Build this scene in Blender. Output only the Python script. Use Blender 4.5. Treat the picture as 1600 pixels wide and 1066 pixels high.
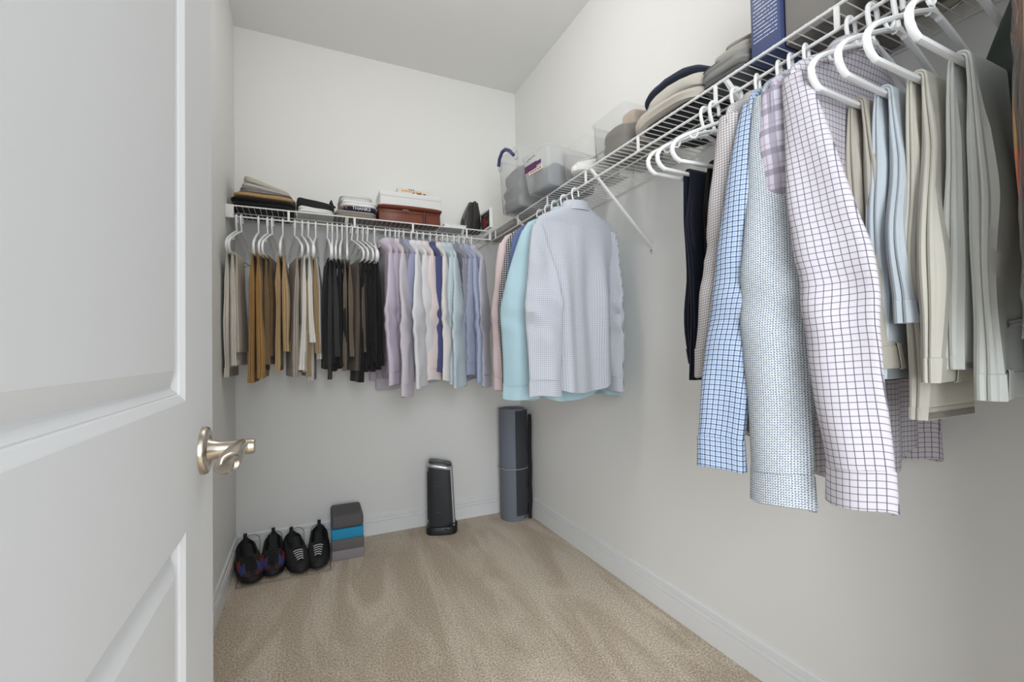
import bpy, bmesh, math, random
from math import sin, cos, pi, sqrt, atan2
from mathutils import Vector, Matrix, noise

# ------------------------------------------------------------------ clear
for o in list(bpy.data.objects):
    bpy.data.objects.remove(o, do_unlink=True)
scene = bpy.context.scene
COL = scene.collection

# ------------------------------------------------------------------ camera
CAM_H = 1.07
yaw, pitch, roll = .4287, .0216, -.0178
cy_, sy_ = cos(yaw), sin(yaw)
fw = Vector((sy_*cos(pitch), cy_*cos(pitch), sin(pitch)))
rt = Vector((cy_, -sy_, 0)); up = rt.cross(fw)
r2 = rt*cos(roll)+up*sin(roll); u2 = -rt*sin(roll)+up*cos(roll)
cd = bpy.data.cameras.new('camera'); cam = bpy.data.objects.new('camera', cd); COL.objects.link(cam)
M3 = Matrix((r2, u2, -fw)).transposed()
cam.matrix_world = Matrix.Translation((0, 0, CAM_H)) @ M3.to_4x4()
cd.sensor_width = 36; cd.lens = 704.7*36/1600; cd.clip_start = .02
scene.camera = cam

# ------------------------------------------------------------------ light and exposure
vs = scene.view_settings
vs.view_transform = 'Standard'; vs.look = 'None'; vs.gamma = 1; vs.use_curve_mapping = False
vs.exposure = 0.47
world = bpy.data.worlds.new('world'); scene.world = world; world.use_nodes = True
bg = world.node_tree.nodes['Background']
bg.inputs[0].default_value = (.86, .93, 1.0, 1); bg.inputs[1].default_value = 1.0
def area(name, loc, rot, size, power, col, shape='DISK', sy=None):
    l = bpy.data.lights.new(name, 'AREA'); l.shape = shape; l.size = size
    if sy: l.size_y = sy
    l.energy = power; l.color = col
    o = bpy.data.objects.new(name, l); COL.objects.link(o); o.location = loc; o.rotation_euler = rot
    return o
pl = bpy.data.lights.new('ceiling_lamp', 'POINT'); pl.energy = 9.3; pl.color = (1.0, .97, .935); pl.shadow_soft_size = .16
plo = bpy.data.objects.new('ceiling_lamp', pl); COL.objects.link(plo); plo.location = (.36, 1.35, 2.64)
area('doorway_daylight', (-.42, -1.45, 1.45), (math.radians(92), 0, math.radians(-6)), 1.4, 66, (.93, .97, 1.0), 'RECTANGLE', 1.8)

XL, XR, YB, ZC = -.3424, 1.3304, 2.7954, 2.853

# ------------------------------------------------------------------ materials
MATS = {}
def newmat(name):
    m = bpy.data.materials.new(name); m.use_nodes = True
    return m, m.node_tree, m.node_tree.nodes, m.node_tree.links, m.node_tree.nodes['Principled BSDF']
def srgb(r, g, b):
    f = lambda c: (c/255/12.92 if c/255 <= .04045 else ((c/255+.055)/1.055)**2.4)
    return (f(r), f(g), f(b), 1)
def bump(nt, bsdf, scale, strength, dist=.002, detail=3, vec='Object'):
    tc = nt.nodes.new('ShaderNodeTexCoord'); nz = nt.nodes.new('ShaderNodeTexNoise')
    nz.inputs['Scale'].default_value = scale; nz.inputs['Detail'].default_value = detail
    b = nt.nodes.new('ShaderNodeBump'); b.inputs['Strength'].default_value = strength; b.inputs['Distance'].default_value = dist
    nt.links.new(tc.outputs[vec], nz.inputs['Vector']); nt.links.new(nz.outputs['Fac'], b.inputs['Height'])
    nt.links.new(b.outputs['Normal'], bsdf.inputs['Normal'])
    return nz
def plain(name, col, rough=.5, metal=0, bscale=None, bstr=.2, spec=.5, sheen=0, vary=0):
    if name in MATS: return MATS[name]
    m, nt, N, L, b = newmat(name)
    b.inputs['Base Color'].default_value = col; b.inputs['Roughness'].default_value = rough; b.inputs['Metallic'].default_value = metal
    b.inputs['Specular IOR Level'].default_value = spec
    if sheen: b.inputs['Sheen Weight'].default_value = sheen
    if bscale: bump(nt, b, bscale, bstr)
    if vary:
        tc = N.new('ShaderNodeTexCoord'); nz = N.new('ShaderNodeTexNoise'); nz.inputs['Scale'].default_value = 9; nz.inputs['Detail'].default_value = 5
        mx = N.new('ShaderNodeMix'); mx.data_type = 'RGBA'
        mx.inputs[6].default_value = tuple(c*(1-vary) for c in col[:3])+(1,); mx.inputs[7].default_value = tuple(min(1, c*(1+vary)) for c in col[:3])+(1,)
        L.new(tc.outputs['Object'], nz.inputs['Vector']); L.new(nz.outputs['Fac'], mx.inputs[0]); L.new(mx.outputs[2], b.inputs['Base Color'])
    MATS[name] = m
    return m
def cloth(name, col, vary=.06):
    return plain(name, col, .9, 0, 900, .12, .15, .12, vary)
def math_node(nt, op, a, bval=None, b=None):
    n = nt.nodes.new('ShaderNodeMath'); n.operation = op
    nt.links.new(a, n.inputs[0])
    if b is not None: nt.links.new(b, n.inputs[1])
    elif bval is not None: n.inputs[1].default_value = bval
    return n.outputs[0]
def check(name, base, lines, soft=None):
    """woven check: lines = (axis 'u'/'v', spacing m, width m, offset, colour, opacity)"""
    if name in MATS: return MATS[name]
    m, nt, N, L, b = newmat(name)
    b.inputs['Roughness'].default_value = .9; b.inputs['Specular IOR Level'].default_value = .15; b.inputs['Sheen Weight'].default_value = .1
    uv = N.new('ShaderNodeUVMap'); uv.uv_map = 'UVMap'
    sp = N.new('ShaderNodeSeparateXYZ'); L.new(uv.outputs[0], sp.inputs[0])
    cur = None
    for ax, s, w, off, col, op in lines:
        a = math_node(nt, 'MULTIPLY', sp.outputs[0 if ax == 'u' else 1], 1/s)
        a = math_node(nt, 'ADD', a, off+50)
        a = math_node(nt, 'FRACT', a)
        a = math_node(nt, 'LESS_THAN', a, w/s)
        a = math_node(nt, 'MULTIPLY', a, op)
        mx = N.new('ShaderNodeMix'); mx.data_type = 'RGBA'
        if cur is None: mx.inputs[6].default_value = base
        else: L.new(cur, mx.inputs[6])
        mx.inputs[7].default_value = col
        L.new(a, mx.inputs[0]); cur = mx.outputs[2]
    L.new(cur, b.inputs['Base Color'])
    bump(nt, b, 900, .1)
    MATS[name] = m
    return m
def geometric(name, base, c1, c2, s=.0055):
    if name in MATS: return MATS[name]
    m, nt, N, L, b = newmat(name)
    b.inputs['Roughness'].default_value = .9; b.inputs['Specular IOR Level'].default_value = .15
    uv = N.new('ShaderNodeUVMap'); uv.uv_map = 'UVMap'
    sp = N.new('ShaderNodeSeparateXYZ'); L.new(uv.outputs[0], sp.inputs[0])
    def tri(o, k, ph):
        a = math_node(nt, 'MULTIPLY', o, 2*pi/k); a = math_node(nt, 'ADD', a, ph); return math_node(nt, 'SINE', a)
    # interlocked small hooks: sines of rotated coordinates with a phase wobble
    d1 = math_node(nt, 'ADD', sp.outputs[0], b=sp.outputs[1]); d2 = math_node(nt, 'SUBTRACT', sp.outputs[0], b=sp.outputs[1])
    w1 = tri(d1, s*1.6, 0.); w2 = tri(d2, s*1.6, .8); w3 = tri(sp.outputs[1], s, .3)
    wob_ = math_node(nt, 'MULTIPLY', w3, .0018); w4 = tri(math_node(nt, 'ADD', sp.outputs[0], b=wob_), s, .0)
    p = math_node(nt, 'MULTIPLY', w1, b=w2); p = math_node(nt, 'ADD', p, b=math_node(nt, 'MULTIPLY', w4, .55))
    f1 = math_node(nt, 'GREATER_THAN', p, .30); f2 = math_node(nt, 'LESS_THAN', p, -.42)
    mx = N.new('ShaderNodeMix'); mx.data_type = 'RGBA'; mx.inputs[6].default_value = base; mx.inputs[7].default_value = c1; L.new(f1, mx.inputs[0])
    my = N.new('ShaderNodeMix'); my.data_type = 'RGBA'; my.inputs[7].default_value = c2; L.new(mx.outputs[2], my.inputs[6]); L.new(f2, my.inputs[0])
    L.new(my.outputs[2], b.inputs['Base Color'])
    MATS[name] = m
    return m
def clear(name, tint, milk, gloss=.12, rough=.12):
    if name in MATS: return MATS[name]
    m, nt, N, L, b = newmat(name)
    out = N['Material Output']; N.remove(b)
    t = N.new('ShaderNodeBsdfTransparent'); t.inputs[0].default_value = tint
    d = N.new('ShaderNodeBsdfTranslucent'); d.inputs[0].default_value = (.85, .86, .86, 1)
    d2 = N.new('ShaderNodeBsdfDiffuse'); d2.inputs[0].default_value = (.85, .86, .86, 1)
    g = N.new('ShaderNodeBsdfGlossy'); g.inputs['Roughness'].default_value = rough
    a0 = N.new('ShaderNodeMixShader'); a0.inputs[0].default_value = .5; L.new(d.outputs[0], a0.inputs[1]); L.new(d2.outputs[0], a0.inputs[2])
    a1 = N.new('ShaderNodeMixShader'); a1.inputs[0].default_value = milk; L.new(t.outputs[0], a1.inputs[1]); L.new(a0.outputs[0], a1.inputs[2])
    fr = N.new('ShaderNodeLayerWeight'); fr.inputs[0].default_value = gloss
    a2 = N.new('ShaderNodeMixShader'); L.new(fr.outputs['Fresnel'], a2.inputs[0]); L.new(a1.outputs[0], a2.inputs[1]); L.new(g.outputs[0], a2.inputs[2])
    L.new(a2.outputs[0], out.inputs[0])
    MATS[name] = m
    return m

WALL = plain('wall_paint', srgb(234, 234, 232), .75, 0, 140, .05, .25)
CEIL = plain('ceiling_paint', srgb(236, 236, 233), .85, 0, 90, .25, .2)
TRIM = plain('trim_paint', srgb(235, 236, 237), .4, 0, None)
DOORP = plain('door_paint', srgb(230, 230, 230), .6, 0, 260, .03, .2)
NICKEL = plain('satin_nickel', srgb(196, 186, 172), .27, 1.0)
WHITEWIRE = plain('white_vinyl_wire', srgb(228, 228, 226), .4)
HANGER = plain('white_hanger_plastic', srgb(236, 237, 237), .35)

# ------------------------------------------------------------------ mesh helpers
def link(name, me, mat, parent=None, smooth=True):
    o = bpy.data.objects.new(name, me); COL.objects.link(o)
    if mat is not None:
        for q in (mat if isinstance(mat, (list, tuple)) else [mat]): me.materials.append(q)
    if smooth: me.polygons.foreach_set('use_smooth', [True]*len(me.polygons))
    if parent is not None: o.parent = parent
    return o
def mesh(name, V, F, UV=None, mats=None):
    me = bpy.data.meshes.new(name); me.from_pydata(V, [], F)
    if UV is not None:
        l = me.uv_layers.new(name='UVMap')
        for p in me.polygons:
            for li, vi in zip(p.loop_indices, p.vertices): l.data[li].uv = UV[vi]
    me.validate(); me.update()
    return me
def empty(name, loc, rz, label, cat, group=None):
    o = bpy.data.objects.new(name, None); COL.objects.link(o); o.empty_display_size = .05
    o.location = loc; o.rotation_euler = (0, 0, rz); tag(o, label, cat, group); return o
def tag(o, label=None, cat=None, group=None, kind=None):
    if label: o['label'] = label
    if cat: o['category'] = cat
    if group: o['group'] = group
    if kind: o['kind'] = kind
    return o
class MB:
    def __init__(s): s.V = []; s.F = []; s.UV = []; s.MI = []
    def add(s, V, F, UV=None, mi=0):
        n = len(s.V); s.V += [tuple(v) for v in V]; s.F += [tuple(i+n for i in f) for f in F]
        s.UV += (UV if UV else [(0, 0)]*len(V)); s.MI += [mi]*len(F)
    def box(s, x0, x1, y0, y1, z0, z1, mi=0):
        V = [(x, y, z) for z in (z0, z1) for y in (y0, y1) for x in (x0, x1)]
        s.add(V, [(0, 2, 3, 1), (4, 5, 7, 6), (0, 1, 5, 4), (2, 6, 7, 3), (0, 4, 6, 2), (1, 3, 7, 5)], None, mi)
    def tube(s, pts, r, n=8, mi=0, cap=True, flat=1.0):
        pts = [Vector(p) for p in pts]; V = []; F = []
        T = []
        for i in range(len(pts)):
            a = pts[max(i-1, 0)]; b = pts[min(i+1, len(pts)-1)]; T.append((b-a).normalized())
        ref = Vector((0, 0, 1)) if abs(T[0].z) < .9 else Vector((1, 0, 0))
        u = T[0].cross(ref).normalized()
        for i, p in enumerate(pts):
            u = (u - T[i]*u.dot(T[i])).normalized(); w = T[i].cross(u)
            rr = r[i] if isinstance(r, (list, tuple)) else r
            for k in range(n):
                a = 2*pi*k/n; V.append(p+u*cos(a)*rr+w*sin(a)*rr*flat)
        for i in range(len(pts)-1):
            for k in range(n):
                k2 = (k+1) % n; F.append((i*n+k, i*n+k2, (i+1)*n+k2, (i+1)*n+k))
        if cap: F.append(tuple(range(n-1, -1, -1))); m = (len(pts)-1)*n; F.append(tuple(m+k for k in range(n)))
        s.add(V, F, None, mi)
    def loft(s, rows, closed=True, cap0=True, cap1=True, UV=None, mi=0):
        n = len(rows[0]); V = [v for r in rows for v in r]; F = []
        for i in range(len(rows)-1):
            for k in range(n if closed else n-1):
                k2 = (k+1) % n; F.append((i*n+k, i*n+k2, (i+1)*n+k2, (i+1)*n+k))
        if closed and cap0: F.append(tuple(range(n-1, -1, -1)))
        if closed and cap1: m = (len(rows)-1)*n; F.append(tuple(m+k for k in range(n)))
        s.add(V, F, UV, mi)
    def build(s, name, mat, parent=None, smooth=True, bevel=0, seg=2, angle=.6):
        me = mesh(name, s.V, s.F, s.UV)
        if len(me.polygons) == len(s.MI): me.polygons.foreach_set('material_index', s.MI)
        if bevel:
            bm = bmesh.new(); bm.from_mesh(me)
            bmesh.ops.recalc_face_normals(bm, faces=bm.faces)
            es = [e for e in bm.edges if len(e.link_faces) == 2 and e.calc_face_angle(0) > angle]
            bmesh.ops.bevel(bm, geom=es, offset=bevel, segments=seg, affect='EDGES', profile=.5); bm.to_mesh(me); bm.free()
        o = link(name, me, mat, parent, smooth)
        if smooth: 
            try: me.set_sharp_from_angle(angle=.7)
            except Exception: pass
        return o
def fixn(o):
    bm = bmesh.new(); bm.from_mesh(o.data); bmesh.ops.recalc_face_normals(bm, faces=bm.faces); bm.to_mesh(o.data); bm.free(); return o
def rbox(name, dims, mat, parent=None, loc=(0, 0, 0), bev=.004, seg=2, rz=0):
    b = MB(); b.box(-dims[0]/2, dims[0]/2, -dims[1]/2, dims[1]/2, 0, dims[2])
    o = b.build(name, mat, parent, True, min(bev, min(dims)*.45), seg); o.location = loc; o.rotation_euler = (0, 0, rz); return o
def copy_tree(o, parent=None):
    c = o.copy(); COL.objects.link(c)
    if parent is not None: c.parent = parent
    for ch in list(o.children):
        copy_tree(ch, c)
    return c
def N3(x, y, z, s=0): return noise.noise(Vector((x+s*17.3, y-s*9.1, z+s*5.7)))
def sgnpow(a, e): return math.copysign(abs(a)**e, a)

# ------------------------------------------------------------------ room shell
def quad(name, pts, mat, kind='structure', thick=None):
    me = mesh(name, pts, [(0, 1, 2, 3)]); o = link(name, me, mat, None, False); o['kind'] = kind; return o
YF = -.02
def slab(name, x0, x1, y0, y1, z0, z1, mat):
    b = MB(); b.box(x0, x1, y0, y1, z0, z1); o = b.build(name, mat, None, False); fixn(o); o['kind'] = 'structure'; return o
DW0, DW1, DH = -.15, .66, 2.05
# carpet
m, nt, N, L, b = newmat('beige_carpet')
tc = N.new('ShaderNodeTexCoord')
n1 = N.new('ShaderNodeTexNoise'); n1.inputs['Scale'].default_value = 150; n1.inputs['Detail'].default_value = 5; n1.inputs['Roughness'].default_value = .75
n2 = N.new('ShaderNodeTexNoise'); n2.inputs['Scale'].default_value = 2.2; n2.inputs['Detail'].default_value = 3; n2.inputs['Distortion'].default_value = 1.2
mp = N.new('ShaderNodeMapping'); mp.inputs['Rotation'].default_value = (0, 0, -.45); mp.inputs['Scale'].default_value = (2.3, .55, 1)
L.new(tc.outputs['Object'], n1.inputs['Vector']); L.new(tc.outputs['Object'], mp.inputs[0]); L.new(mp.outputs[0], n2.inputs['Vector'])
r1 = N.new('ShaderNodeValToRGB'); r1.color_ramp.elements[0].color = srgb(158, 141, 120); r1.color_ramp.elements[1].color = srgb(250, 238, 220)
r1.color_ramp.elements[0].position = .36; r1.color_ramp.elements[1].position = .64
L.new(n1.outputs['Fac'], r1.inputs[0])
r2_ = N.new('ShaderNodeValToRGB'); r2_.color_ramp.elements[0].position = .45; r2_.color_ramp.elements[1].position = .6
r2_.color_ramp.elements[0].color = (.0, .0, .0, 1); r2_.color_ramp.elements[1].color = (1, 1, 1, 1)
L.new(n2.outputs['Fac'], r2_.inputs[0])
mx = N.new('ShaderNodeMix'); mx.data_type = 'RGBA'; mx.blend_type = 'MULTIPLY'; mx.inputs[0].default_value = 1
rr = N.new('ShaderNodeMix'); rr.data_type = 'RGBA'; rr.inputs[6].default_value = (.90, .875, .85, 1); rr.inputs[7].default_value = (1.10, 1.11, 1.13, 1)
L.new(r2_.outputs[0], rr.inputs[0]); L.new(r1.outputs[0], mx.inputs[6]); L.new(rr.outputs[2], mx.inputs[7]); L.new(mx.outputs[2], b.inputs['Base Color'])
b.inputs['Roughness'].default_value = .97; b.inputs['Specular IOR Level'].default_value = .1
bp = N.new('ShaderNodeBump'); bp.inputs['Strength'].default_value = .55; bp.inputs['Distance'].default_value = .006
L.new(n1.outputs['Fac'], bp.inputs['Height']); L.new(bp.outputs[0], b.inputs['Normal'])
slab('floor', XL-.1, XR+.1, -2.2, YB+.1, -.05, 0, m)
slab('ceiling', XL-.1, XR+.1, YF-.12, YB+.1, ZC, ZC+.05, CEIL)
slab('wall_left', XL-.1, XL, YF-.12, YB+.1, 0, ZC, WALL)
slab('wall_right', XR, XR+.1, YF-.12, YB+.1, 0, ZC, WALL)
slab('wall_back', XL, XR, YB, YB+.1, 0, ZC, WALL)
bfr = MB(); bfr.box(XL, DW0, YF-.12, YF, 0, ZC); bfr.box(DW1, XR, YF-.12, YF, 0, ZC); bfr.box(DW0, DW1, YF-.12, YF, DH, ZC)
o = bfr.build('wall_front', WALL, None, False); o['kind'] = 'structure'
# baseboards
PROF = [(0, .121), (.006, .121), (.0085, .116), (.0085, .100), (.0025, .0965), (.0030, .094), (.0105, .0915), (.0115, .082), (.0050, .0785), (.0055, .0765), (.013, .074), (.0135, .004), (.0135, 0), (0, 0)]
def baseboard(name, a, b_, nrm):
    a = Vector(a); b_ = Vector(b_); nrm = Vector(nrm); V = []; n = len(PROF)
    for p in (a, b_):
        for t, z in PROF: V.append(p+nrm*t+Vector((0, 0, z)))
    F = [(i, i+1, n+i+1, n+i) for i in range(n-1)]
    o = link(name, mesh(name, V, F), TRIM, None, False); fixn(o); o['kind'] = 'structure'; return o
baseboard('baseboard_back', (XL, YB, 0), (XR, YB, 0), (0, -1, 0))
baseboard('baseboard_right', (XR, YF, 0), (XR, YB, 0), (-1, 0, 0))
baseboard('baseboard_left', (XL, YF, 0), (XL, YB, 0), (1, 0, 0))

# ------------------------------------------------------------------ door (opened 90 degrees, along the left)
DX, DT = -.13, .035
DY0, DY1, DZ0, DZ1 = .05, .815, .012, 2.03
def door():
    b = MB()
    ys = (DY0+.167, DY1-.167)
    panels = [(ys[0], ys[1], 1.017, 1.86), (ys[0], ys[1], .21, .864)]
    # stepped moulding: (inset from the panel outline, depth below the face)
    steps = [(0, 0), (.0015, -.0006), (.008, -.0042), (.0092, -.0062), (.0105, -.0060), (.0165, -.0105), (.019, -.0110), (.0375, -.0030)]
    V = []; F = []
    def v(y, z, d): V.append((DX+d, y, z)); return len(V)-1
    # face strips around panels
    Y = [DY0, ys[0], ys[1], DY1]; Z = [DZ0, .21, .864, 1.017, 1.86, DZ1]
    g = [[v(y, z, 0) for z in Z] for y in Y]
    for i in range(3):
        for j in range(5):
            if i == 1 and j in (1, 3): continue
            F.append((g[i][j], g[i+1][j], g[i+1][j+1], g[i][j+1]))
    for (y0, y1, z0, z1), j in zip(panels, (3, 1)):
        prev = [g[1][j], g[2][j], g[2][j+1], g[1][j+1]]
        for ins, d in steps[1:]:
            cur = [v(y0+ins, z0+ins, d), v(y1-ins, z0+ins, d), v(y1-ins, z1-ins, d), v(y0+ins, z1-ins, d)]
            for k in range(4): F.append((prev[k], prev[(k+1) % 4], cur[(k+1) % 4], cur[k]))
            prev = cur
        F.append(tuple(prev))
    # back and edges
    bk = [v(DY0, DZ0, -DT), v(DY1, DZ0, -DT), v(DY1, DZ1, -DT), v(DY0, DZ1, -DT)]
    F.append((bk[3], bk[2], bk[1], bk[0]))
    bot = [g[i][0] for i in range(4)]; top = [g[i][5] for i in range(4)]; l = g[0]; r = g[3]
    F.append(tuple([bk[0]]+[bk[1]]+bot[::-1])); F.append(tuple(top+[bk[2], bk[3]]))
    F.append(tuple(l+[bk[3], bk[0]])); F.append(tuple(r[::-1]+[bk[1], bk[2]]))
    o = link('door_1', mesh('door_1', V, F), DOORP, None, False); fixn(o); o['kind'] = 'structure'
    return o
DOOR = door()
# lever handle
HY, HZ = .741, .941
hd = bpy.data.objects.new('door_handle', None); COL.objects.link(hd); hd.parent = DOOR; hd.location = (DX, HY, HZ)
hd['label'] = 'satin nickel lever handle on a round rosette'
def ring(c, ax, r, n=32, r2=None):
    r2 = r2 or r; P = []
    for k in range(n):
        a = 2*pi*k/n
        P.append((c[0], c[1]+r*cos(a), c[2]+r2*sin(a)) if ax == 'x' else (c[0]+r*cos(a), c[1], c[2]+r2*sin(a)) if ax == 'y' else (c[0]+r*cos(a), c[1]+r2*sin(a), c[2]))
    return P
b = MB(); b.loft([ring((x, 0, 0), 'x', r) for x, r in ((0, .0325), (.004, .0325), (.0072, .031), (.0085, .0285), (.0085, .021), (.0072, .019), (.0075, .0175))]); b.build('rosette', NICKEL, hd)
b = MB(); b.loft([ring((x, 0, 0), 'x', r) for x, r in ((.006, .0165), (.012, .0135), (.020, .0112), (.030, .0105), (.058, .0105), (.062, .0098), (.063, .0085))]); b.build('hub', NICKEL, hd)
b = MB(); rows = []
for i in range(15):
    t = i/14; y = .004-.078*t; e = 1-.0*t
    e = 1 if t < .8 else (1-((t-.8)/.2)**3*.45)
    rx = (.0095+.005*t)*e; rz = (.0095+.003*sin(t*pi*.5))*e; cx = .047-.010*t; cz = .001-.012*t*t
    ring_ = []
    for k in range(28):
        a = 2*pi*k/28; px = cx+rx*sgnpow(cos(a), .9); pz = cz+rz*sgnpow(sin(a), .9)
        yy = y + (t**6)*.016*((px-cx)/rx)       # diagonal cut at the tip
        ring_.append((px, yy, pz))
    rows.append(ring_)
b.loft(rows); fixn(b.build('lever', NICKEL, hd))

# ------------------------------------------------------------------ wire shelving
XF, ZD, ZR, LOWZ = 1.025, 1.785, 1.7865, 1.735
YS = 2.49
RW = .0038
def rod(name, a, c, r, mat, parent, n=8):
    b = MB(); b.tube([a, c], r, n); return b.build(name, mat, parent)
def wires(parent, axis, vals, a, c, drop):
    """thin cross wires, each a part, sharing one mesh: from the wall out to the front rod and over its lip"""
    bm_ = MB()
    if axis == 'x': bm_.tube([(a, 0, 0), (c, 0, 0)], .0016, 5)
    else: bm_.tube([(0, a, 0), (0, c, 0)], .0016, 5)
    first = None
    for t in vals:
        loc = (0, t, ZD+.004) if axis == 'x' else (t, 0, ZD+.004)
        if first is None:
            first = bm_.build('deck_wire', WHITEWIRE, parent); o = first
        else:
            o = first.copy(); COL.objects.link(o); o.parent = parent
        o.location = loc
RS = empty('wire_shelf', (0, 0, 0), 0, 'long white wire shelf with hanging rod running along the right wall', 'shelf')
rod('top_rod', (XF, .02, ZR), (XF, YB-.001, ZR), RW, WHITEWIRE, RS)
rod('hanging_rod', (XF, .02, LOWZ), (XF, YB-.001, LOWZ), RW*1.05, WHITEWIRE, RS)
rod('middle_rod', (1.15, .02, ZD-.001), (1.15, YB-.001, ZD-.001), .003, WHITEWIRE, RS)
rod('wall_rod', (XR-.006, .02, ZD), (XR-.006, YB-.001, ZD), .003, WHITEWIRE, RS)
wires(RS, 'x', [.04+.0255*i for i in range(108)], XF-.003, XR-.004, True)
for y in (.25, .563, .873, 1.19, 1.504, 1.821, 2.142, 2.452):
    b = MB(); b.box(XF-.003, XF+.003, y-.0055, y+.0055, LOWZ-.003, ZR+.003); b.build('lip_strut', WHITEWIRE, RS, True, .0015)
def bracket(parent, top, foot, nrm_x):
    """flat diagonal support arm: from the front rod down to a foot on the wall"""
    top = Vector(top); foot = Vector(foot)
    arm = MB(); side = Vector((0, 1, 0)) if nrm_x else Vector((1, 0, 0)); d = (foot-top).normalized(); nn = d.cross(side)
    rows = []
    for t, w in ((0, .0075), (.04, .0085), (.5, .0075), (.97, .006), (1, .005)):
        p = top.lerp(foot, t); rows.append([p+side*w+nn*.003, p+side*w*.5-nn*.004, p-side*w*.5-nn*.004, p-side*w+nn*.003])
    arm.loft(rows); a = arm.build('support_arm', WHITEWIRE, parent); fixn(a)
    f = MB()
    if nrm_x: f.box(foot.x-.003, foot.x+.0, foot.y-.009, foot.y+.009, foot.z-.026, foot.z+.012)
    else: f.box(foot.x-.009, foot.x+.009, foot.y-.003, foot.y, foot.z-.026, foot.z+.012)
    fo = f.build('foot_plate', WHITEWIRE, a, True, .001)
    s = MB(); c = foot+Vector((-.003 if nrm_x else 0, 0 if nrm_x else -.003, -.015))
    s.loft([ring((c.x-q if nrm_x else c.x, c.y if nrm_x else c.y-q, c.z), 'x' if nrm_x else 'y', r_, 10) for q, r_ in ((0, .004), (.0015, .0035), (.002, .002))]); s.build('screw', plain('screw_steel', srgb(120, 116, 108), .4, .8), a)
for y in (.842, 1.475, 2.172):
    bracket(RS, (XF+.002, y, ZR-.002), (XR, y, 1.497), True)
BS = empty('wire_shelf', (0, 0, 0), 0, 'short white wire shelf with hanging rod across the back wall', 'shelf')
rod('top_rod', (XL+.03, YS, ZR), (1.007, YS, ZR), RW, WHITEWIRE, BS)
rod('hanging_rod', (XL+.03, YS, LOWZ), (1.007, YS, LOWZ), RW*1.05, WHITEWIRE, BS)
rod('middle_rod', (XL+.03, 2.61, ZD-.001), (1.007, 2.61, ZD-.001), .003, WHITEWIRE, BS)
rod('wall_rod', (XL+.004, YB-.006, ZD), (1.018, YB-.006, ZD), .003, WHITEWIRE, BS)
wires(BS, 'y', [-.328+.0255*i for i in range(53)], YS-.003, YB-.004, True)
for x in (-.074, .238, .545, .859, 1.006):
    b = MB(); w = .0055 if x < 1 else .008
    b.box(x-w, x+w, YS-.003, YS+.003, LOWZ-.003, ZR+.003); b.build('lip_strut', WHITEWIRE, BS, True, .0015)
b = MB(); b.box(XL+.0005, XL+.004, YS-.02, YS+.06, LOWZ-.012, ZR+.012); b.box(XL+.0005, XL+.034, YS-.008, YS+.008, LOWZ-.008, ZR+.004)
b.build('end_bracket', WHITEWIRE, BS, True, .002)
for x in (.2, .84): bracket(BS, (x, YS+.002, ZR-.002), (x, YB, 1.497), False)
b = MB(); b.box(.955, .985, YB-.03, YB-.0005, 1.70, 1.765); b.box(.965, .975, YB-.05, YB-.03, 1.755, 1.78); b.build('wall_clip', WHITEWIRE, BS, True, .003)

# ------------------------------------------------------------------ hangers
def arc(c, r, a0, a1, n, plane='xz'):
    return [(c[0]+r*cos(a0+(a1-a0)*i/n), 0, c[1]+r*sin(a0+(a1-a0)*i/n)) for i in range(n+1)]
def hanger_frame(k):
    pts = []
    # left half from apex out, round the end, along the bar; then mirrored. local x along the shoulders
    half = [(0, 0, -.072), (.012, 0, -.073), (.03, 0, -.078), (.06, 0, -.089), (.10, 0, -.106), (.14, 0, -.124), (.17, 0, -.138), (.19, 0, -.149)]
    half += [(.203, 0, -.160), (.2105, 0, -.173), (.2095, 0, -.187), (.201, 0, -.198), (.188, 0, -.2045)]
    full = [(-x, y, z) for x, y, z in half[::-1]] + half[1:]
    return full
def hanger_proto(chunky):
    r = .0062 if chunky else .0052
    h = empty('coat_hanger', (0, 0, 0), 0, 'x', 'hanger')
    f = MB(); full = hanger_frame(0)
    f.tube(full, r, 8, flat=.8); f.tube([full[0], (-.1, 0, -.206), (0, 0, -.2062), (.1, 0, -.206), full[-1]], r, 8, flat=.8)
    f.tube([(-.02, 0, -.078), (0, 0, -.066), (.02, 0, -.078)], r*.9, 6)
    f.build('hanger_frame', HANGER, h)
    hk = MB(); R = .0175
    p = [(0, 0, -.071), (-.003, 0, -.060), (-.011, 0, -.042), (-.0165, 0, -.024), (-.0185, 0, -.0105)]
    p += [(-R*cos(a)+0.0, 0, -.0068+R*sin(a)) for a in [i*pi/9*.98 for i in range(1, 10)]]
    p += [(.0178, 0, -.016), (.0185, 0, -.024)]
    hk.tube(p, [.0046 if chunky else .0038]*len(p), 8); hk.build('hook', HANGER, h)
    for s in (-1, 1):
        q = MB(); q.tube([(s*.128, 0, -.118), (s*.134, 0, -.134), (s*.140, 0, -.140), (s*.150, 0, -.141), (s*.156, 0, -.136), (s*.157, 0, -.131)], .0028, 6); q.build('notch', HANGER, h)
    return h
HP = [hanger_proto(False), hanger_proto(True)]
HUSED = [False, False]
def hanger(loc, rz, label, group, chunky=0, tilt=0):
    if not HUSED[chunky]: h = HP[chunky]; HUSED[chunky] = True
    else: h = copy_tree(HP[chunky])
    # hook top rests on the rod: inner top of the hook = rod top
    h.location = (loc[0], loc[1], loc[2]+RW*1.05 + (.0046 if chunky else .0038)-.0107); h.rotation_euler = (tilt, 0, rz)
    h['label'] = label; h['group'] = group; h['category'] = 'hanger'
    if ' inside ' in label: h.scale = (.90, .85, 1)
    return h

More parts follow.
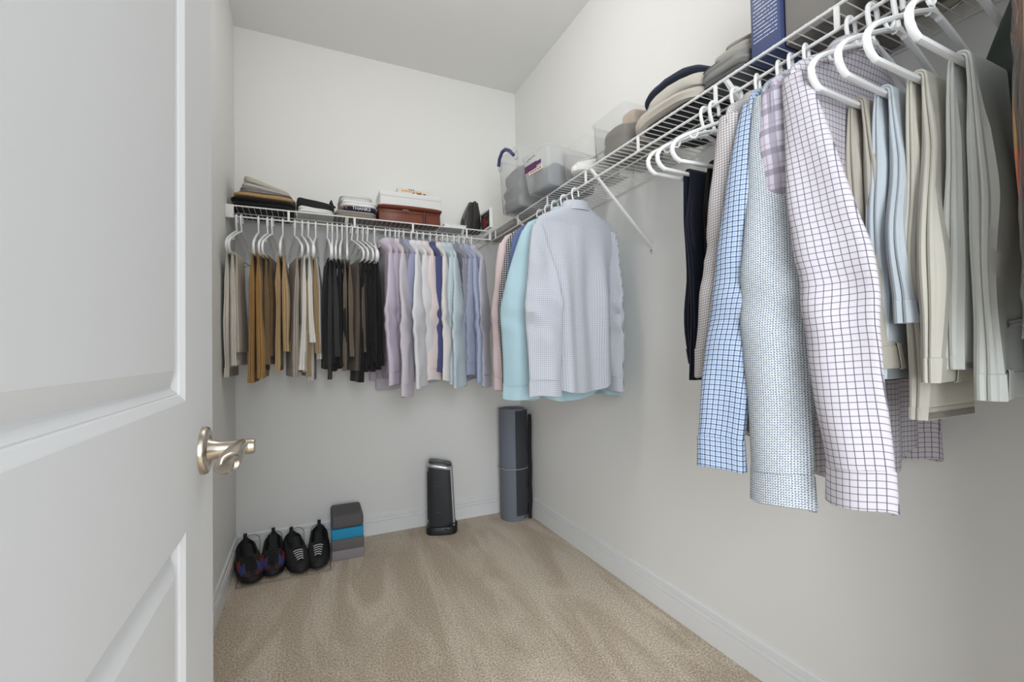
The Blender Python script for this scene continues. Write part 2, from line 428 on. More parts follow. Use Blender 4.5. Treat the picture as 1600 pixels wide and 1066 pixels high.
# ------------------------------------------------------------------ trousers folded over the bar
def trousers(name, loc, rz, label, cat, group, mat, seed, x0=-.12, x1=.12, dA=.52, dB=.56, t=.022, waist='A', band=None, detail=False, amp=1.0, flareA=.02, flareB=-.02, rows_n=18, lobes=2, parts=('waistband', 'hem')):
    """local origin = hanger origin; the bar is at z=-.206. x along the bar, A side is -y, B side is +y."""
    root = empty(name, loc, rz, label, cat, group); rnd = random.Random(seed)
    rb = .0065; zb = -.206
    path = []
    for i in range(rows_n+1): path.append((-rb, zb-dA*(1-i/rows_n), -1, 0, dA*(1-i/rows_n), 'A'))
    for i in range(1, 6):
        a = pi-pi*i/6; path.append((rb*cos(a), zb+rb*sin(a), cos(a), sin(a), 0, 'T'))
    for i in range(rows_n+1): path.append((rb, zb-dB*(i/rows_n), 1, 0, dB*i/rows_n, 'B'))
    no = 14
    def section(y, z, ny, nz, s, side, grow=0.0):
        d = dA if side == 'A' else dB
        f = s/d if side != 'T' else 0
        k = min(1, s/.12)
        fl = flareA if side == 'A' else flareB if side == 'B' else 0
        xa = x0-fl*f*.8+amp*.018*k*N3(z*5, 1.3 if side == 'A' else 7.7, 0, seed)
        xb = x1+fl*f+amp*.010*k*N3(z*4, 3.1 if side == 'A' else 4.4, 2, seed)
        th = t*(.5+.5*k)*(1+.25*f)*(1+.45*k*N3(z*5, 2.2, seed*.7 if side == 'A' else 3.0-seed, seed))
        P = []
        for i in range(no):
            u = i/(no-1); x = xb+(xa-xb)*u
            n = th*(1+.50*k*N3(x*12, z*3.0, 5.0 if side == 'A' else 9.0, seed)*amp) + grow
            P.append((x, n))
        lob = []
        for j in range(lobes-1, -1, -1):
            c = (j+.5)*th/lobes; rr_ = th/lobes*.5
            for q in range(5):
                a = pi*.5+pi*q/4*1.0
                off = .004*(j % 2)*k*N3(z*7, j*3.0, 1, seed)
                lob.append((xa-rr_*1.7*(.35+.65*abs(cos(a)))+off-grow, c+rr_*sin(a)*(1 if True else 0)+(grow if j == lobes-1 and q < 2 else 0)))
        P += lob
        for i in range(6):
            u = i/5; P.append((xa+(xb-xa)*u, .0012-.0060*k if side != 'T' else .0012))
        # rounded far edge
        for q in range(1, 4):
            a = -pi/2+pi*q/4; P.append((xb+th*.4*cos(a), th*.5+th*.48*sin(a)))
        sway = amp*.006*k*N3(z*3, 8.8, 1.1 if side == 'A' else 6.1, seed)*(-1 if side == 'A' else 1)
        lean = (.010*f*(-1 if side == 'A' else 1))
        return [(x, y+ny*(n)+max(-.002, sway*0)+lean*(.5 if ny else 0), z+nz*n) for x, n in P]
    S = [section(*p) for p in path]
    # uv = position along x and along the drop
    UV = []; sdist = 0
    for i, r_ in enumerate(S):
        if i: sdist += (Vector(S[i][0])-Vector(S[i-1][0])).length
        UV += [(v[0], sdist) for v in r_]
    b = MB(); b.loft(S, True, True, True, UV); body = b.build('folded_legs', mat, root); fixn(body)
    # waistband and hems: slightly proud bands
    sgn = 'A' if waist == 'A' else 'B'
    rows = []; dd = dA if sgn == 'A' else dB
    for z_, g in ((.040, .0003), (.039, .0016), (.004, .0016), (-.001, .0010)):
        s = dd-z_; yy = -rb if sgn == 'A' else rb
        rows.append(section(yy, zb-s, -1 if sgn == 'A' else 1, 0, s, sgn, g))
    b = MB(); b.loft(rows, True, False, True); wb = b.build(parts[0], band or mat, root); fixn(wb)
    other = 'B' if sgn == 'A' else 'A'; dd2 = dA if other == 'A' else dB; rows = []
    for z_, g in ((.022, .0002), (.021, .0010), (.001, .0010)):
        s = dd2-z_; yy = -rb if other == 'A' else rb
        rows.append(section(yy, zb-s, -1 if other == 'A' else 1, 0, s, other, g))
    b = MB(); b.loft(rows, True, False, False); fixn(b.build(parts[1], band or mat, root))
    if detail:
        yy = -rb if sgn == 'A' else rb; dirn = -1 if sgn == 'A' else 1
        for xo in (.03, (x1-x0)*.62):
            xx = x0+xo; P = []
            for z_ in (.046, .044, .03, .012, .0, -.003):
                s = dd-z_; sec = section(yy, zb-s, dirn, 0, s, sgn, .0018)
                # nearest outer point
                c = min(sec[:14], key=lambda v: abs(v[0]-xx)); bul = .003 if -.001 < z_ < .045 else 0
                P.append((c[0], c[1]+dirn*bul, c[2]))
            q = MB(); q.loft([[(x-.006, y, z), (x-.006, y+dirn*.0016, z), (x+.006, y+dirn*.0016, z), (x+.006, y, z)] for x, y, z in P]); fixn(q.build('belt_loop', band or mat, wb))
        # welt pocket
        s = dd-.115; q = MB(); pr_ = []
        for i in range(7):
            xx = x0+.045+.10*i/6; s_ = s-.010*i/6; sec = section(yy, zb-s_, dirn, 0, s_, sgn, .0012)
            c = min(sec[:14], key=lambda v: abs(v[0]-xx)); pr_.append((xx, c[1], c[2]))
        q.loft([[(x, y-.0, z-.006), (x, y+dirn*.0022, z-.005), (x, y+dirn*.0026, z-.0008), (x, y+dirn*.0008, z), (x, y+dirn*.0024, z+.0008), (x, y+dirn*.0020, z+.005), (x, y, z+.006)] for x, y, z in pr_], False)
        fixn(q.build('welt_pocket', mat, root))
    return root

# ------------------------------------------------------------------ shirts
def shirt(name, loc, rz, label, cat, group, mat, seed, length=.81, sh=.205, sleeve=.72, body_w=.225, depth=.035, collar=True, front_sleeve=0.0, sl_w=.066, sl_out=.012, sl_y=-.02, fold=1.0, slant=0.0, cuffmat=None, yshift=0.0, far_flat=True, nb=56, sl_th=1.0, collar_mat=None, pleat=False):
    """local origin = rod. x along the shoulders, y thickness. front_sleeve = turn (rad) of the -x sleeve about z."""
    root = empty(name, loc, rz, label, cat, group)
    rows = []; UV = []
    prof = [(-.062, .050, .040), (-.070, .060, .042), (-.080, .076, .038), (-.094, .110, .032), (-.111, .148, .029), (-.127, .178, .026), (-.141, sh-.013, .022), (-.153, sh-.004, .019), (-.172, sh, .022)]
    zz = -.172; nlow = 30
    for i in range(1, nlow+1):
        f = i/nlow; z = zz-(length-.172)*f
        a = sh+(body_w-sh)*min(1, f*1.6); bb = .022+(depth-.022)*min(1, f*1.8)
        prof.append((z, a, bb))
    for j, (z, a, bb) in enumerate(prof):
        f = max(0, (-.2-z)/(length-.2)); row = []
        for k in range(nb):
            th = 2*pi*k/nb; cx, sn = cos(th), sin(th)
            x = a*sgnpow(cx, .85); y = bb*sgnpow(sn, .9)
            s = 1 if sn >= 0 else -1
            w = (1-abs(x/a)**4)
            fo = fold*.015*min(1, f*2.2+.10)*(sin(x*34+seed*1.7+s*.9)*.6+sin(x*61+seed*2.9+z*2)*.35+.9*N3(x*7, z*2.2, s*3.0, seed))
            if z > -.15: fo *= .2
            y += s*0+fo*w
            if pleat and sn < 0 and abs(x) < .05 and z < -.15: y -= .004*(1-abs(x)/.05)*0+(.004 if abs(x) < .016 else 0)
            x += .010*f*N3(z*3, seed, 4.0, seed)
            zt = z
            if f > .82: zt += (f-.82)/.18*.055*(abs(x/a)**2.5)
            zt += .006*f*N3(x*6, seed, 1, seed)
            row.append((x, y+yshift*f, zt)); UV.append((x+ (0 if sn >= 0 else .003), zt))
        rows.append(row)
    b = MB(); b.loft(rows, True, True, True, UV); fixn(b.build('shirt_body', mat, root))
    # collar
    if collar:
        cr = [(.052, .040, -.078), (.062, .048, -.084), (.0665, .0525, -.090), (.066, .052, -.074), (.060, .047, -.056), (.056, .043, -.050), (.052, .039, -.056), (.050, .037, -.078)]
        R = []; U = []
        for a, bb, z in cr:
            r_ = []
            for k in range(32):
                th = 2*pi*k/32; dip = -.018*max(0, sin(th))**2 if z < -.07 else -.010*max(0, sin(th))**2
                r_.append((a*cos(th), bb*sin(th)*.85, z+dip+.001*N3(th, seed, z*20, seed))); U.append((a*th*.9, z))
            R.append(r_)
        b = MB(); b.loft(R, True, False, False, U); fixn(b.build('collar', collar_mat or mat, root))
    # sleeves
    for s in (-1, 1):
        n = 28; nr = 32; R = []; U = []
        turn = front_sleeve if s < 0 else (.25 if not far_flat else pi/2*0+.1)
        L_ = sleeve-.182-.055
        cen = lambda q: (s*(sh-.014+sl_out*min(1, q*2.2)+.008*N3(q*3, 2, s, seed)), (sl_y*min(1, q*1.8)+slant*q+.010*N3(q*2.4, 5, s, seed)*min(1, q*3)) if s < 0 else -.3*sl_y*q, -.160-(L_+.022)*q)
        def sec(q, grow=0, w=None, hh=None):
            c = cen(q); k = min(1, q/.52)**.82
            ww = (w if w else (.020+(sl_w-.020)*k)*(1-.20*max(0, (q-.5)/.5)))+grow
            th_ = (hh if hh else (.014+.010*k+.004*N3(q*6, 1, s, seed)))*sl_th+grow
            r_ = []
            for kk in range(nr):
                a = 2*pi*kk/nr
                lx = th_*sgnpow(cos(a), .9); ly = ww*sgnpow(sin(a), .85)
                lx += fold*.0085*min(1, q*4)*(sin(ly*55+seed+q*5)*.4+N3(ly*16, q*5, s*2.0, seed)*1.3)
                if abs(q-.58) < .22: lx += fold*.005*sin(q*46+seed+ly*26)*(1-abs(q-.58)/.22)
                ct, st = cos(turn), sin(turn)
                r_.append((c[0]+lx*ct-ly*st, c[1]+lx*st+ly*ct, c[2]+.004*sin(a*2+seed)*q))
            return r_, [(.0+ww*sgnpow(sin(2*pi*kk/nr), .85)+.5*s, c[2]) for kk in range(nr)]
        for i in range(n+1):
            r_, u_ = sec(i/n); R.append(r_); U += u_
        b = MB(); b.loft(R, True, True, True, U); sl = b.build('sleeve', mat, root); fixn(sl)
        R = []; U = []
        zc = cen(1)[2]
        for dz, g in ((.004, -.0005), (.003, .002), (-.02, .0025), (-.060, .004), (-.062, .001), (-.04, -.002)):
            r_, u_ = sec(1, g, sl_w*.80, .018)
            R.append([(x, y, z+dz+.006*N3(x*9, y*9, 0, seed)) for x, y, z in r_]); U += [(u, v+dz) for u, v in u_]
        b = MB(); b.loft(R, True, False, True, U); fixn(b.build('cuff', cuffmat or mat, sl))
    return root

# ------------------------------------------------------------------ clothes on the back rod
WHITE = (1, 1, 1, 1)
GH_B = 'white hangers on the back rod'
RZB = pi/2   # local x -> +Y (near end is -x), local y -> -X
T_back = [  # x, colour, adjective phrase, dA(right/+X side), dB(left side), near x0, x1, thickness, label
 (-.296, (214, 209, 200), 'cream trousers', .50, .55, -.150, .07, .020, 'cream cotton trousers hanging furthest left on the back rod'),
 (-.276, (200, 192, 180), 'pale stone trousers', .44, .50, -.135, -.01, .016, 'pale stone trousers hanging between the cream pair and golden brown pair'),
 (-.205, (164, 126, 76), 'golden brown chinos', .56, .58, -.150, .09, .024, 'long golden brown chinos, brightest brown pair near the left wall'),
 (-.166, (128, 108, 80), 'dark khaki trousers', .50, .53, -.115, .09, .022, 'dark khaki trousers tucked behind the golden brown chinos'),
 (-.146, (122, 96, 66), 'dark tan trousers', .46, .50, -.105, .10, .016, 'dark tan trousers squeezed between dark khaki and light khaki pairs'),
 (-.100, (178, 150, 112), 'wide light khaki chinos', .44, .53, -.150, .10, .026, 'wide light khaki chinos with a pocket flap showing'),
 (-.048, (170, 160, 150), 'grey taupe trousers', .54, .56, -.140, .08, .024, 'grey taupe trousers to the right of the light khaki chinos'),
 (-.014, (222, 219, 212), 'off-white trousers', .40, .53, -.165, .07, .024, 'short hanging off-white trousers among the khaki pairs'),
 (.014, (160, 138, 106), 'tan trousers', .45, .56, -.150, .09, .024, 'tan trousers just right of the off-white pair'),
 (.050, (192, 189, 184), 'light grey trousers', .48, .58, -.130, .09, .022, 'light grey trousers beside the first black pair'),
 (.104, (34, 34, 36), 'black trousers', .50, .53, -.135, .09, .022, 'black trousers furthest left of the dark group'),
 (.128, (58, 58, 60), 'charcoal trousers', .47, .58, -.150, .09, .020, 'charcoal trousers, lightest grey of the dark group'),
 (.152, (28, 28, 30), 'black trousers', .52, .54, -.140, .09, .020, 'black trousers directly right of the charcoal pair'),
 (.176, (38, 37, 38), 'black trousers', .49, .53, -.125, .10, .018, 'soft black trousers directly left of the brown taupe pairs'),
 (.200, (112, 99, 86), 'brown taupe trousers', .47, .54, -.145, .09, .020, 'brown taupe trousers, left of the two brown pairs amid black ones'),
 (.222, (98, 86, 75), 'brown trousers', .45, .54, -.150, .09, .018, 'darker brown trousers, right of the two brown pairs amid black ones'),
 (.250, (26, 26, 28), 'black trousers', .42, .60, -.150, .09, .024, 'black trousers hanging lowest, directly right of the brown pairs'),
 (.276, (32, 32, 35), 'black trousers', .50, .55, -.140, .09, .020, 'black trousers, third from the right end of the dark group'),
 (.300, (24, 24, 26), 'black trousers', .54, .52, -.135, .09, .020, 'black trousers, second from the right end of the dark group'),
 (.338, (30, 30, 32), 'black trousers', .52, .55, -.130, .09, .024, 'black trousers furthest right, next to the lavender shirt'),
]
rnd = random.Random(4)
def ordinal(i): return ['first', 'second', 'third', 'fourth', 'fifth', 'sixth', 'seventh', 'eighth', 'ninth', 'tenth', 'eleventh', 'twelfth', 'thirteenth', 'fourteenth', 'fifteenth', 'sixteenth', 'seventeenth', 'eighteenth', 'nineteenth', 'twentieth'][i]
for i, (x, c, short, dA, dB, x0, x1, t, lab) in enumerate(T_back):
    rz = RZB+rnd.uniform(-.16, .20)
    z = LOWZ
    h = hanger((x, YS, z), rz, 'white plastic hanger for trousers, %s from the left wall on the back rod' % ordinal(i), GH_B)
    trousers('trousers', h.location, rz, lab, 'trousers', 'trousers folded over hangers on the back rod', cloth('cloth_trousers_%d' % i, srgb(*c)), 10+i, x0, x1, dA, dB, t*.62, 'A' if i % 3 else 'B', amp=.9, flareA=.015, flareB=-.015, detail=(i in (5,)))
LAV = (222, 212, 228)
def chk(nm, base, col, s, w, op=.7): return check(nm, srgb(*base), [('u', s, w, 0, srgb(*col), op), ('v', s, w, .3, srgb(*col), op)])
S_back = [  # x, material, label, front_sleeve, sl_y, sl_x width, length, sleeve, prominent
 (.395, cloth('c_lav', srgb(200, 190, 206)), 'lavender dress shirt furthest left, beside the black trousers', 1.05, -.03, .068, .80, .81, 'lavender'),
 (.418, chk('c_lilac_check', (196, 188, 199), (148, 138, 158), .004, .001), 'pale lilac fine checked shirt between the two lavender-toned ones', .5, .0, .055, .80, .80, 'lilac checked'),
 (.446, cloth('c_pale_lilac', srgb(202, 196, 204)), 'pale lilac grey shirt with the longest sleeve reaching lowest', 1.0, -.035, .072, .83, .87, 'long pale lilac'),
 (.466, chk('c_grey_check', (160, 156, 164), (104, 102, 112), .005, .0018), 'dusky grey checked shirt squeezed right of the pale lilac one', .3, .01, .05, .78, .74, 'dusky grey'),
 (.491, chk('c_blue_lilac', (170, 173, 194), (128, 134, 166), .004, .0014), 'blue lilac checked shirt directly left of the white shirts', .4, .0, .06, .76, .70, 'blue lilac'),
 (.534, cloth('c_white1', srgb(218, 218, 222)), 'broad white dress shirt, largest white sleeve on the back rod', 1.05, -.045, .085, .82, .83, 'broad white'),
 (.565, cloth('c_white2', srgb(216, 215, 217)), 'white shirt directly behind the broad white one', .55, -.01, .06, .80, .78, 'second white'),
 (.600, cloth('c_pinkwhite', srgb(220, 208, 206)), 'white shirt with a faint pink collar left of the navy one', .5, .0, .06, .80, .80, 'pinkish white'),
 (.640, cloth('c_navy', srgb(76, 82, 122)), 'navy blue shirt, only dark blue one among the pale shirts', .15, .015, .036, .78, .76, 'navy'),
 (.677, cloth('c_creamwhite', srgb(218, 214, 213)), 'cream white shirt immediately right of the navy one', 1.0, -.02, .062, .80, .80, 'cream white'),
 (.710, cloth('c_paleblue', srgb(188, 203, 211)), 'pale blue shirt, left of the two aqua toned shirts', .55, -.01, .06, .82, .82, 'pale blue'),
 (.738, chk('c_aqua_check', (198, 210, 216), (164, 186, 196), .004, .001), 'pale aqua checked shirt, right of the two aqua toned shirts', .95, -.03, .075, .82, .84, 'pale aqua'),
 (.776, chk('c_dark_pat', (96, 98, 112), (190, 190, 200), .006, .0015), 'dark patterned shirt peeking between the aqua and blue shirts', .2, .02, .045, .80, .76, 'dark patterned'),
 (.806, chk('c_slate_check', (168, 172, 190), (130, 136, 160), .004, .0013), 'slate checked shirt just left of the blue striped one', .5, .0, .055, .80, .78, 'slate checked'),
 (.838, check('c_blue_stripe', srgb(170, 180, 204), [('v', .0036, .0012, 0, srgb(120, 134, 172), .7)]), 'light blue shirt with fine stripes, second from the right end', 1.0, -.03, .070, .82, .82, 'blue striped'),
 (.884, chk('c_pale_grey', (192, 192, 202), (156, 158, 174), .004, .001), 'pale grey checked shirt at the right end of the back rod', .9, -.02, .066, .82, .84, 'pale grey'),
]
for i, (x, m_, lab, fs, sly, slw, ln, slv, short) in enumerate(S_back):
    rz = RZB+rnd.uniform(-.06, .06)
    h = hanger((x, YS, LOWZ), rz, 'white plastic hanger inside the %s shirt on the back rod' % short, GH_B)
    shirt('shirt', h.location, rz, lab, 'shirt', 'shirts on the back rod', m_, 40+i, length=ln, sleeve=slv, depth=.016, body_w=.180, front_sleeve=fs, sl_y=0, sl_w=slw*(1.18 if fs > .8 else .95), fold=.85, sl_out=.016+(-sly if sly < 0 else 0)*1.2, sl_th=.75, nb=40)

# ------------------------------------------------------------------ clothes on the right rod
GH_R = 'white hangers on the right rod'
F_ = [  # far group of shirts
 (1.894, cloth('c_pink', srgb(214, 194, 196)), 'pale pink shirt, furthest back of the five on the right rod', .80, .82, 'pale pink'),
 (1.815, check('c_black_check', srgb(206, 206, 206), [('u', .010, .005, 0, srgb(40, 40, 48), .8), ('v', .010, .005, 0, srgb(40, 40, 48), .8)]), 'black and white gingham shirt between the pink and blue ones', .84, .82, 'black gingham'),
 (1.752, cloth('c_midblue', srgb(96, 110, 152)), 'mid blue shirt mostly hidden behind the aqua one', .84, .80, 'mid blue'),
 (1.673, cloth('c_aqua', srgb(172, 200, 210)), 'bright aqua shirt directly behind the grey checked shirt', .86, .84, 'aqua'),
 (1.583, check('c_grey_tatter', srgb(198, 201, 209), [('u', .0075, .0010, 0, srgb(120, 126, 142), .75), ('v', .0075, .0010, 0, srgb(120, 126, 142), .75)]), 'light grey finely checked shirt seen full from the back', .83, .82, 'light grey checked'),
]
for i, (y, m_, lab, ln, slv, short) in enumerate(F_):
    rz = -.10+.05*i*.6
    h = hanger((XF, y, LOWZ), rz, 'white plastic hanger inside the %s shirt on the right rod' % short, GH_R)
    if i == 4:
        shirt('shirt', h.location, rz, lab, 'shirt', 'five shirts on the far right rod', m_, 71, length=.84, sh=.195, sleeve=.835, depth=.030, body_w=.170, front_sleeve=1.2, sl_w=.078, sl_out=-.004, sl_y=-.035, fold=2.1, nb=80, pleat=True)
    else:
        shirt('shirt', h.location, rz, lab, 'shirt', 'five shirts on the far right rod', m_, 66+i*3, length=ln+.02, sh=.2, sleeve=slv+.02, depth=.020, body_w=.175, front_sleeve=1.0, sl_w=.095 if i == 3 else .07, sl_out=.02 if i == 3 else .0, sl_y=-.01, fold=.9, slant=.05 if i == 3 else .0)
NAVY = cloth('denim_navy', srgb(22, 27, 42)); BLACK = cloth('black_twill', srgb(28, 28, 31))
STITCH = plain('denim_stitch', srgb(120, 104, 78), .8)
h = hanger((XF, .909, LOWZ), .0, 'empty white hanger behind the jeans, furthest of three on the right rod', GH_R, 1)
h = hanger((XF, .879, LOWZ), .02, 'white hanger carrying the dark navy jeans on the right rod', GH_R, 1)
JE = trousers('jeans', h.location, .02, 'dark navy jeans folded over a hanger beside the black pair', 'jeans', 'dark trousers on the right rod', NAVY, 91, -.105, .10, .54, .50, .016, 'B', amp=1.3, detail=False)
h = hanger((XF, .808, LOWZ), -.08, 'white hanger carrying the black trousers in front of the jeans', GH_R, 1)
trousers('trousers', h.location, -.08, 'black twill trousers folded over the hanger in front of the jeans', 'trousers', 'dark trousers on the right rod', BLACK, 93, -.085, .12, .50, .48, .020, 'B', amp=1.6)
W_ = srgb(226, 226, 232)
near = [
 # y, yaw, mat, label, short, seed, sleeve, length, sl_w, turn
 (.748, .34, check('c_tan_check', srgb(204, 199, 198), [('u', .0058, .0016, 0, srgb(112, 104, 108), .75), ('v', .0058, .0016, 0, srgb(112, 104, 108), .75)]), 'white shirt with small taupe checks beside the black trousers', 'small taupe checked', 101, .72, .88, .055, .0, .08, .0),
 (.692, .34, check('c_blue_check', srgb(182, 194, 210), [('u', .0105, .0020, 0, srgb(40, 54, 92), .85), ('v', .0105, .0020, 0, srgb(40, 54, 92), .85), ('u', .0105, .0010, .42, srgb(90, 130, 180), .8), ('v', .0105, .0010, .42, srgb(90, 130, 180), .8)]), 'light blue shirt with navy checks left of the printed shirt', 'navy checked', 103, .91, .87, .058, .05, .115, .026),
 (.664, .34, geometric('c_geo', srgb(172, 178, 186), srgb(204, 206, 204), srgb(98, 112, 132)), 'pale blue grey shirt with a tiny interlocking print', 'tiny printed', 107, .955, .86, .066, -.05, .012, .034),
 (.628, .26, check('c_plaid', srgb(196, 189, 202), [('u', .042, .013, 0, srgb(120, 116, 128), .62), ('v', .042, .013, 0, srgb(120, 116, 128), .62), ('u', .042, .003, .5, srgb(150, 130, 150), .5), ('v', .042, .003, .5, srgb(150, 130, 150), .5)]), 'lilac and grey shirt with a broad plaid right of the printed shirt', 'broad plaid', 109, .66, .84, .044, .0, -.01, .004),
 (.537, .02, check('c_window', srgb(196, 191, 198), [('u', .0108, .0013, 0, srgb(84, 80, 96), .85), ('v', .0108, .0013, 0, srgb(84, 80, 96), .85)]), 'white shirt with dark windowpane checks left of the hanging trousers', 'windowpane checked', 113, .915, .93, .058, .10, -.036, .032),
]
for y, yw, m_, lab, short, sd, slv, ln, slw, tn, slant, sout in near:
    h = hanger((XF, y, LOWZ), yw, 'white hanger inside the %s shirt on the right rod' % short, GH_R, 1)
    shirt('shirt', h.location, yw, lab, 'shirt', 'checked shirts near the front of the right rod', m_, sd, length=ln, sh=.208, sleeve=slv, depth=.014, body_w=.20, front_sleeve=tn, sl_w=slw, sl_out=sout, sl_y={101: -.04, 103: -.04, 113: -.060, 107: -.030}.get(sd, -.008), fold=.9, sl_th=.8, slant=slant)
pn = [
 (.498, .03, (182, 176, 164), 'taupe grey trousers beside the windowpane shirt', 'taupe grey', 121, -.066, .13, .50, .53, 'A'),
 (.456, .04, (194, 202, 208), 'pale blue grey trousers between taupe and stone pairs', 'pale blue grey', 123, -.064, .13, .42, .52, 'A'),
 (.405, .0, (202, 198, 186), 'stone beige trousers with a welt pocket and belt loop showing', 'stone beige', 127, -.062, .13, .52, .59, 'A'),
 (.350, .0, (208, 210, 205), 'pale grey chinos nearest to the camera, waistband at the bottom', 'pale grey', 131, -.060, .125, .545, .50, 'A'),
]
for y, yw, c, lab, short, sd, x0, x1, dA, dB, w in pn:
    h = hanger((XF, y, LOWZ), yw, 'white hanger carrying the %s trousers on the right rod' % short, GH_R, 1)
    trousers('trousers', h.location, yw, lab, 'trousers', 'pale trousers at the front of the right rod', cloth('cloth_near_%d' % sd, srgb(*c)), sd, x0, x1, dA, dB, .017, w, detail=True, amp=1.9, rows_n=44, flareA=.05 if sd == 127 else .012, flareB=-.01)
h = hanger((XF, .250, LOWZ), .75, 'white hanger inside the dark green jacket at the right edge', GH_R, 1)
shirt('jacket', h.location, .75, 'dark green jacket hanging at the right edge of the photo', 'jacket', None, cloth('c_green', srgb(52, 62, 56)), 141, length=.74, sh=.215, sleeve=.70, depth=.02, body_w=.215, front_sleeve=0, sl_w=.048, sl_out=0, sl_y=0)

# ------------------------------------------------------------------ folded things: pillow solids
def pillow(w, d, h, seed, e=.35, sag=0, wob=.006, nr=40, taper=0, lay=1, tz=0.0):
    """soft slab with a rounded-rectangle plan; `lay` folded layers show as grooves round the rim. returns MB"""
    b = MB(); rows = []; UV = []
    sc = [.02, .35, .7, .88]; 
    prof = [(s, 0) for s in sc]
    for l in range(lay):
        z0 = l/lay; z1 = (l+1)/lay
        for t in (.06, .2, .5, .8, .94):
            r = .90+.10*sin(pi*t)**.6 if lay > 1 else .93+.07*sin(pi*t)**.7
            prof.append((r, z0+(z1-z0)*t))
    prof += [(s, 1) for s in sc[::-1]]
    for s, f in prof:
        row = []
        ins = (1-s)*min(w, d)*.5 if s > .85 else None
        for k in range(nr):
            th = 2*pi*k/nr
            if s > .85:
                x = (w/2-ins)*sgnpow(cos(th), e); y = (d/2-ins)*sgnpow(sin(th), e)
            else:
                x = w/2*s*sgnpow(cos(th), e); y = d/2*s*sgnpow(sin(th), e)
            z = h*f*(1-taper*(x/w+.5))
            z += (wob*N3(x*9, y*9, f*3, seed)+wob*.6*N3(x*25, y*25, f*4, seed))*f
            x += wob*.8*N3(y*8, f*5, 1, seed)*(1 if s > .85 else .3); y += wob*.8*N3(x*8, f*5, 2, seed)*(1 if s > .85 else .3)
            z += tz*(x/w+.5)*f
            row.append((x, y, max(0, z))); UV.append((x+y*.3, z+y))
        rows.append(row)
    b.loft(rows, True, True, True, UV)
    return b
def folded(name, label, cat, group, mat, loc, w, d, h, seed, rz=0, **k):
    o = pillow(w, d, h, seed, **k).build(name, mat, None); fixn(o); o.location = loc; o.rotation_euler = (0, 0, rz); tag(o, label, cat, group); return o
ZT = ZD+.0066
G1 = 'folded clothes at the left end of the back shelf'
CLW = lambda n, *c: cloth('fold_'+n, srgb(*c))
def stack(items, x, y, group, rz=0):
    z = ZT
    for (lab, cat, mat, w, d, h, seed, dx, kw) in items:
        folded(kw.pop('name', 'folded_garment'), lab, cat, group, mat, (x+dx, y, z), w, d, h, seed, rz+kw.pop('rz', 0), **kw)
        z += h*kw.get('zf', .97)
def tilted_stack(items, x, y, group):
    """garments lying on a slope: each rests on the tilted top of the one below"""
    base = []
    for (lab, cat, mat, w, d, h0, h1, z0, z1, seed, dx, dy, lay) in items:
        b = pillow(w, d, 1.0, seed, wob=0, lay=lay, nr=44)
        V = []
        for vx, vy, vz in b.V:
            u = vx/w+.5; lo = z0+(z1-z0)*u; hh = h0+(h1-h0)*u
            z = lo+hh*vz+.005*N3(vx*9, vy*7, vz*2, seed)*vz+.003*N3(vx*30, vy*20, vz*5, seed)*vz
            V.append((vx+.006*N3(vy*8, vz*3, 3, seed), vy+.006*N3(vx*9, vz*4, 4, seed), z))
        b.V = V
        o = b.build('folded_garment', mat, None); fixn(o); o.location = (x+dx, y+dy, ZT); tag(o, lab, cat, group)
tilted_stack([
 ('thick folded black trousers at the bottom of the leftmost shelf stack', 'folded trousers', CLW('black', 26, 26, 27), .285, .26, .056, .050, 0, 0, 201, 0, 0, 2),
 ('folded camel trousers lying on the black ones in the left stack', 'folded trousers', CLW('camel', 176, 142, 100), .275, .255, .020, .022, .056, .050, 202, .004, .0, 1),
 ('folded mid grey sweater on the camel trousers', 'folded sweater', CLW('midgrey', 150, 148, 145), .235, .25, .030, .004, .077, .074, 203, .012, .0, 2),
 ('folded pale grey sweater, second from the top of the left stack', 'folded sweater', CLW('palegrey', 188, 184, 178), .225, .245, .028, .006, .107, .078, 204, .016, .004, 1),
 ('folded stone sweater topping the leftmost shelf stack', 'folded sweater', CLW('stone', 190, 183, 172), .215, .24, .036, .010, .135, .084, 205, .018, .008, 1)],
 -.187, YS+.145, G1)
G2 = 'folded clothes in the second stack of the back shelf'
tilted_stack([
 ('white folded tee under the black cloth bag', 'folded shirt', CLW('white', 232, 232, 232), .175, .24, .040, .026, 0, 0, 211, 0, 0, 2),
 ('black cloth bag slumped over the white folded tee', 'bag', CLW('blackbag', 44, 45, 44), .185, .22, .048, .030, .040, .027, 212, -.002, .005, 1)],
 .052, YS+.13, G2)
# handle loop of the black bag
b = MB(); b.tube([(.120, YS+.06, ZT+.05), (.124, YS+.055, ZT+.075), (.126, YS+.06, ZT+.088), (.133, YS+.07, ZT+.07), (.140, YS+.08, ZT+.062), (.147, YS+.09, ZT+.066)], .004, 6, flat=1.8)
bagh = b.build('handle_loop', CLW('blackbag', 44, 45, 44), bpy.data.objects[[o.name for o in bpy.data.objects if o.get('label', '').startswith('black cloth bag')][0]])
bagh.matrix_parent_inverse = Matrix.Translation((-(.052-.002), -(YS+.135), -ZT))
G3 = 'folded clothes in the stack beside the white box'
xs3 = .258
folded('folded_garment', 'taupe grey folded sweatshirt under the navy printed tee', 'folded shirt', G3, CLW('taupe', 150, 143, 134), (xs3-.008, YS+.13, ZT), .215, .24, .036, 221, 0, lay=2)
NV = CLW('navyprint', 40, 40, 62)
nv = folded('folded_garment', 'navy folded tee printed with THANKS in white letters', 'folded shirt', G3, NV, (xs3+.012, YS+.125, ZT+.036), .175, .235, .024, 222, 0, lay=1, wob=.002)
folded('folded_garment', 'white folded tee on top of the navy printed one', 'folded shirt', G3, CLW('white2', 236, 236, 236), (xs3+.008, YS+.132, ZT+.060), .19, .24, .030, 223, 0, lay=2)
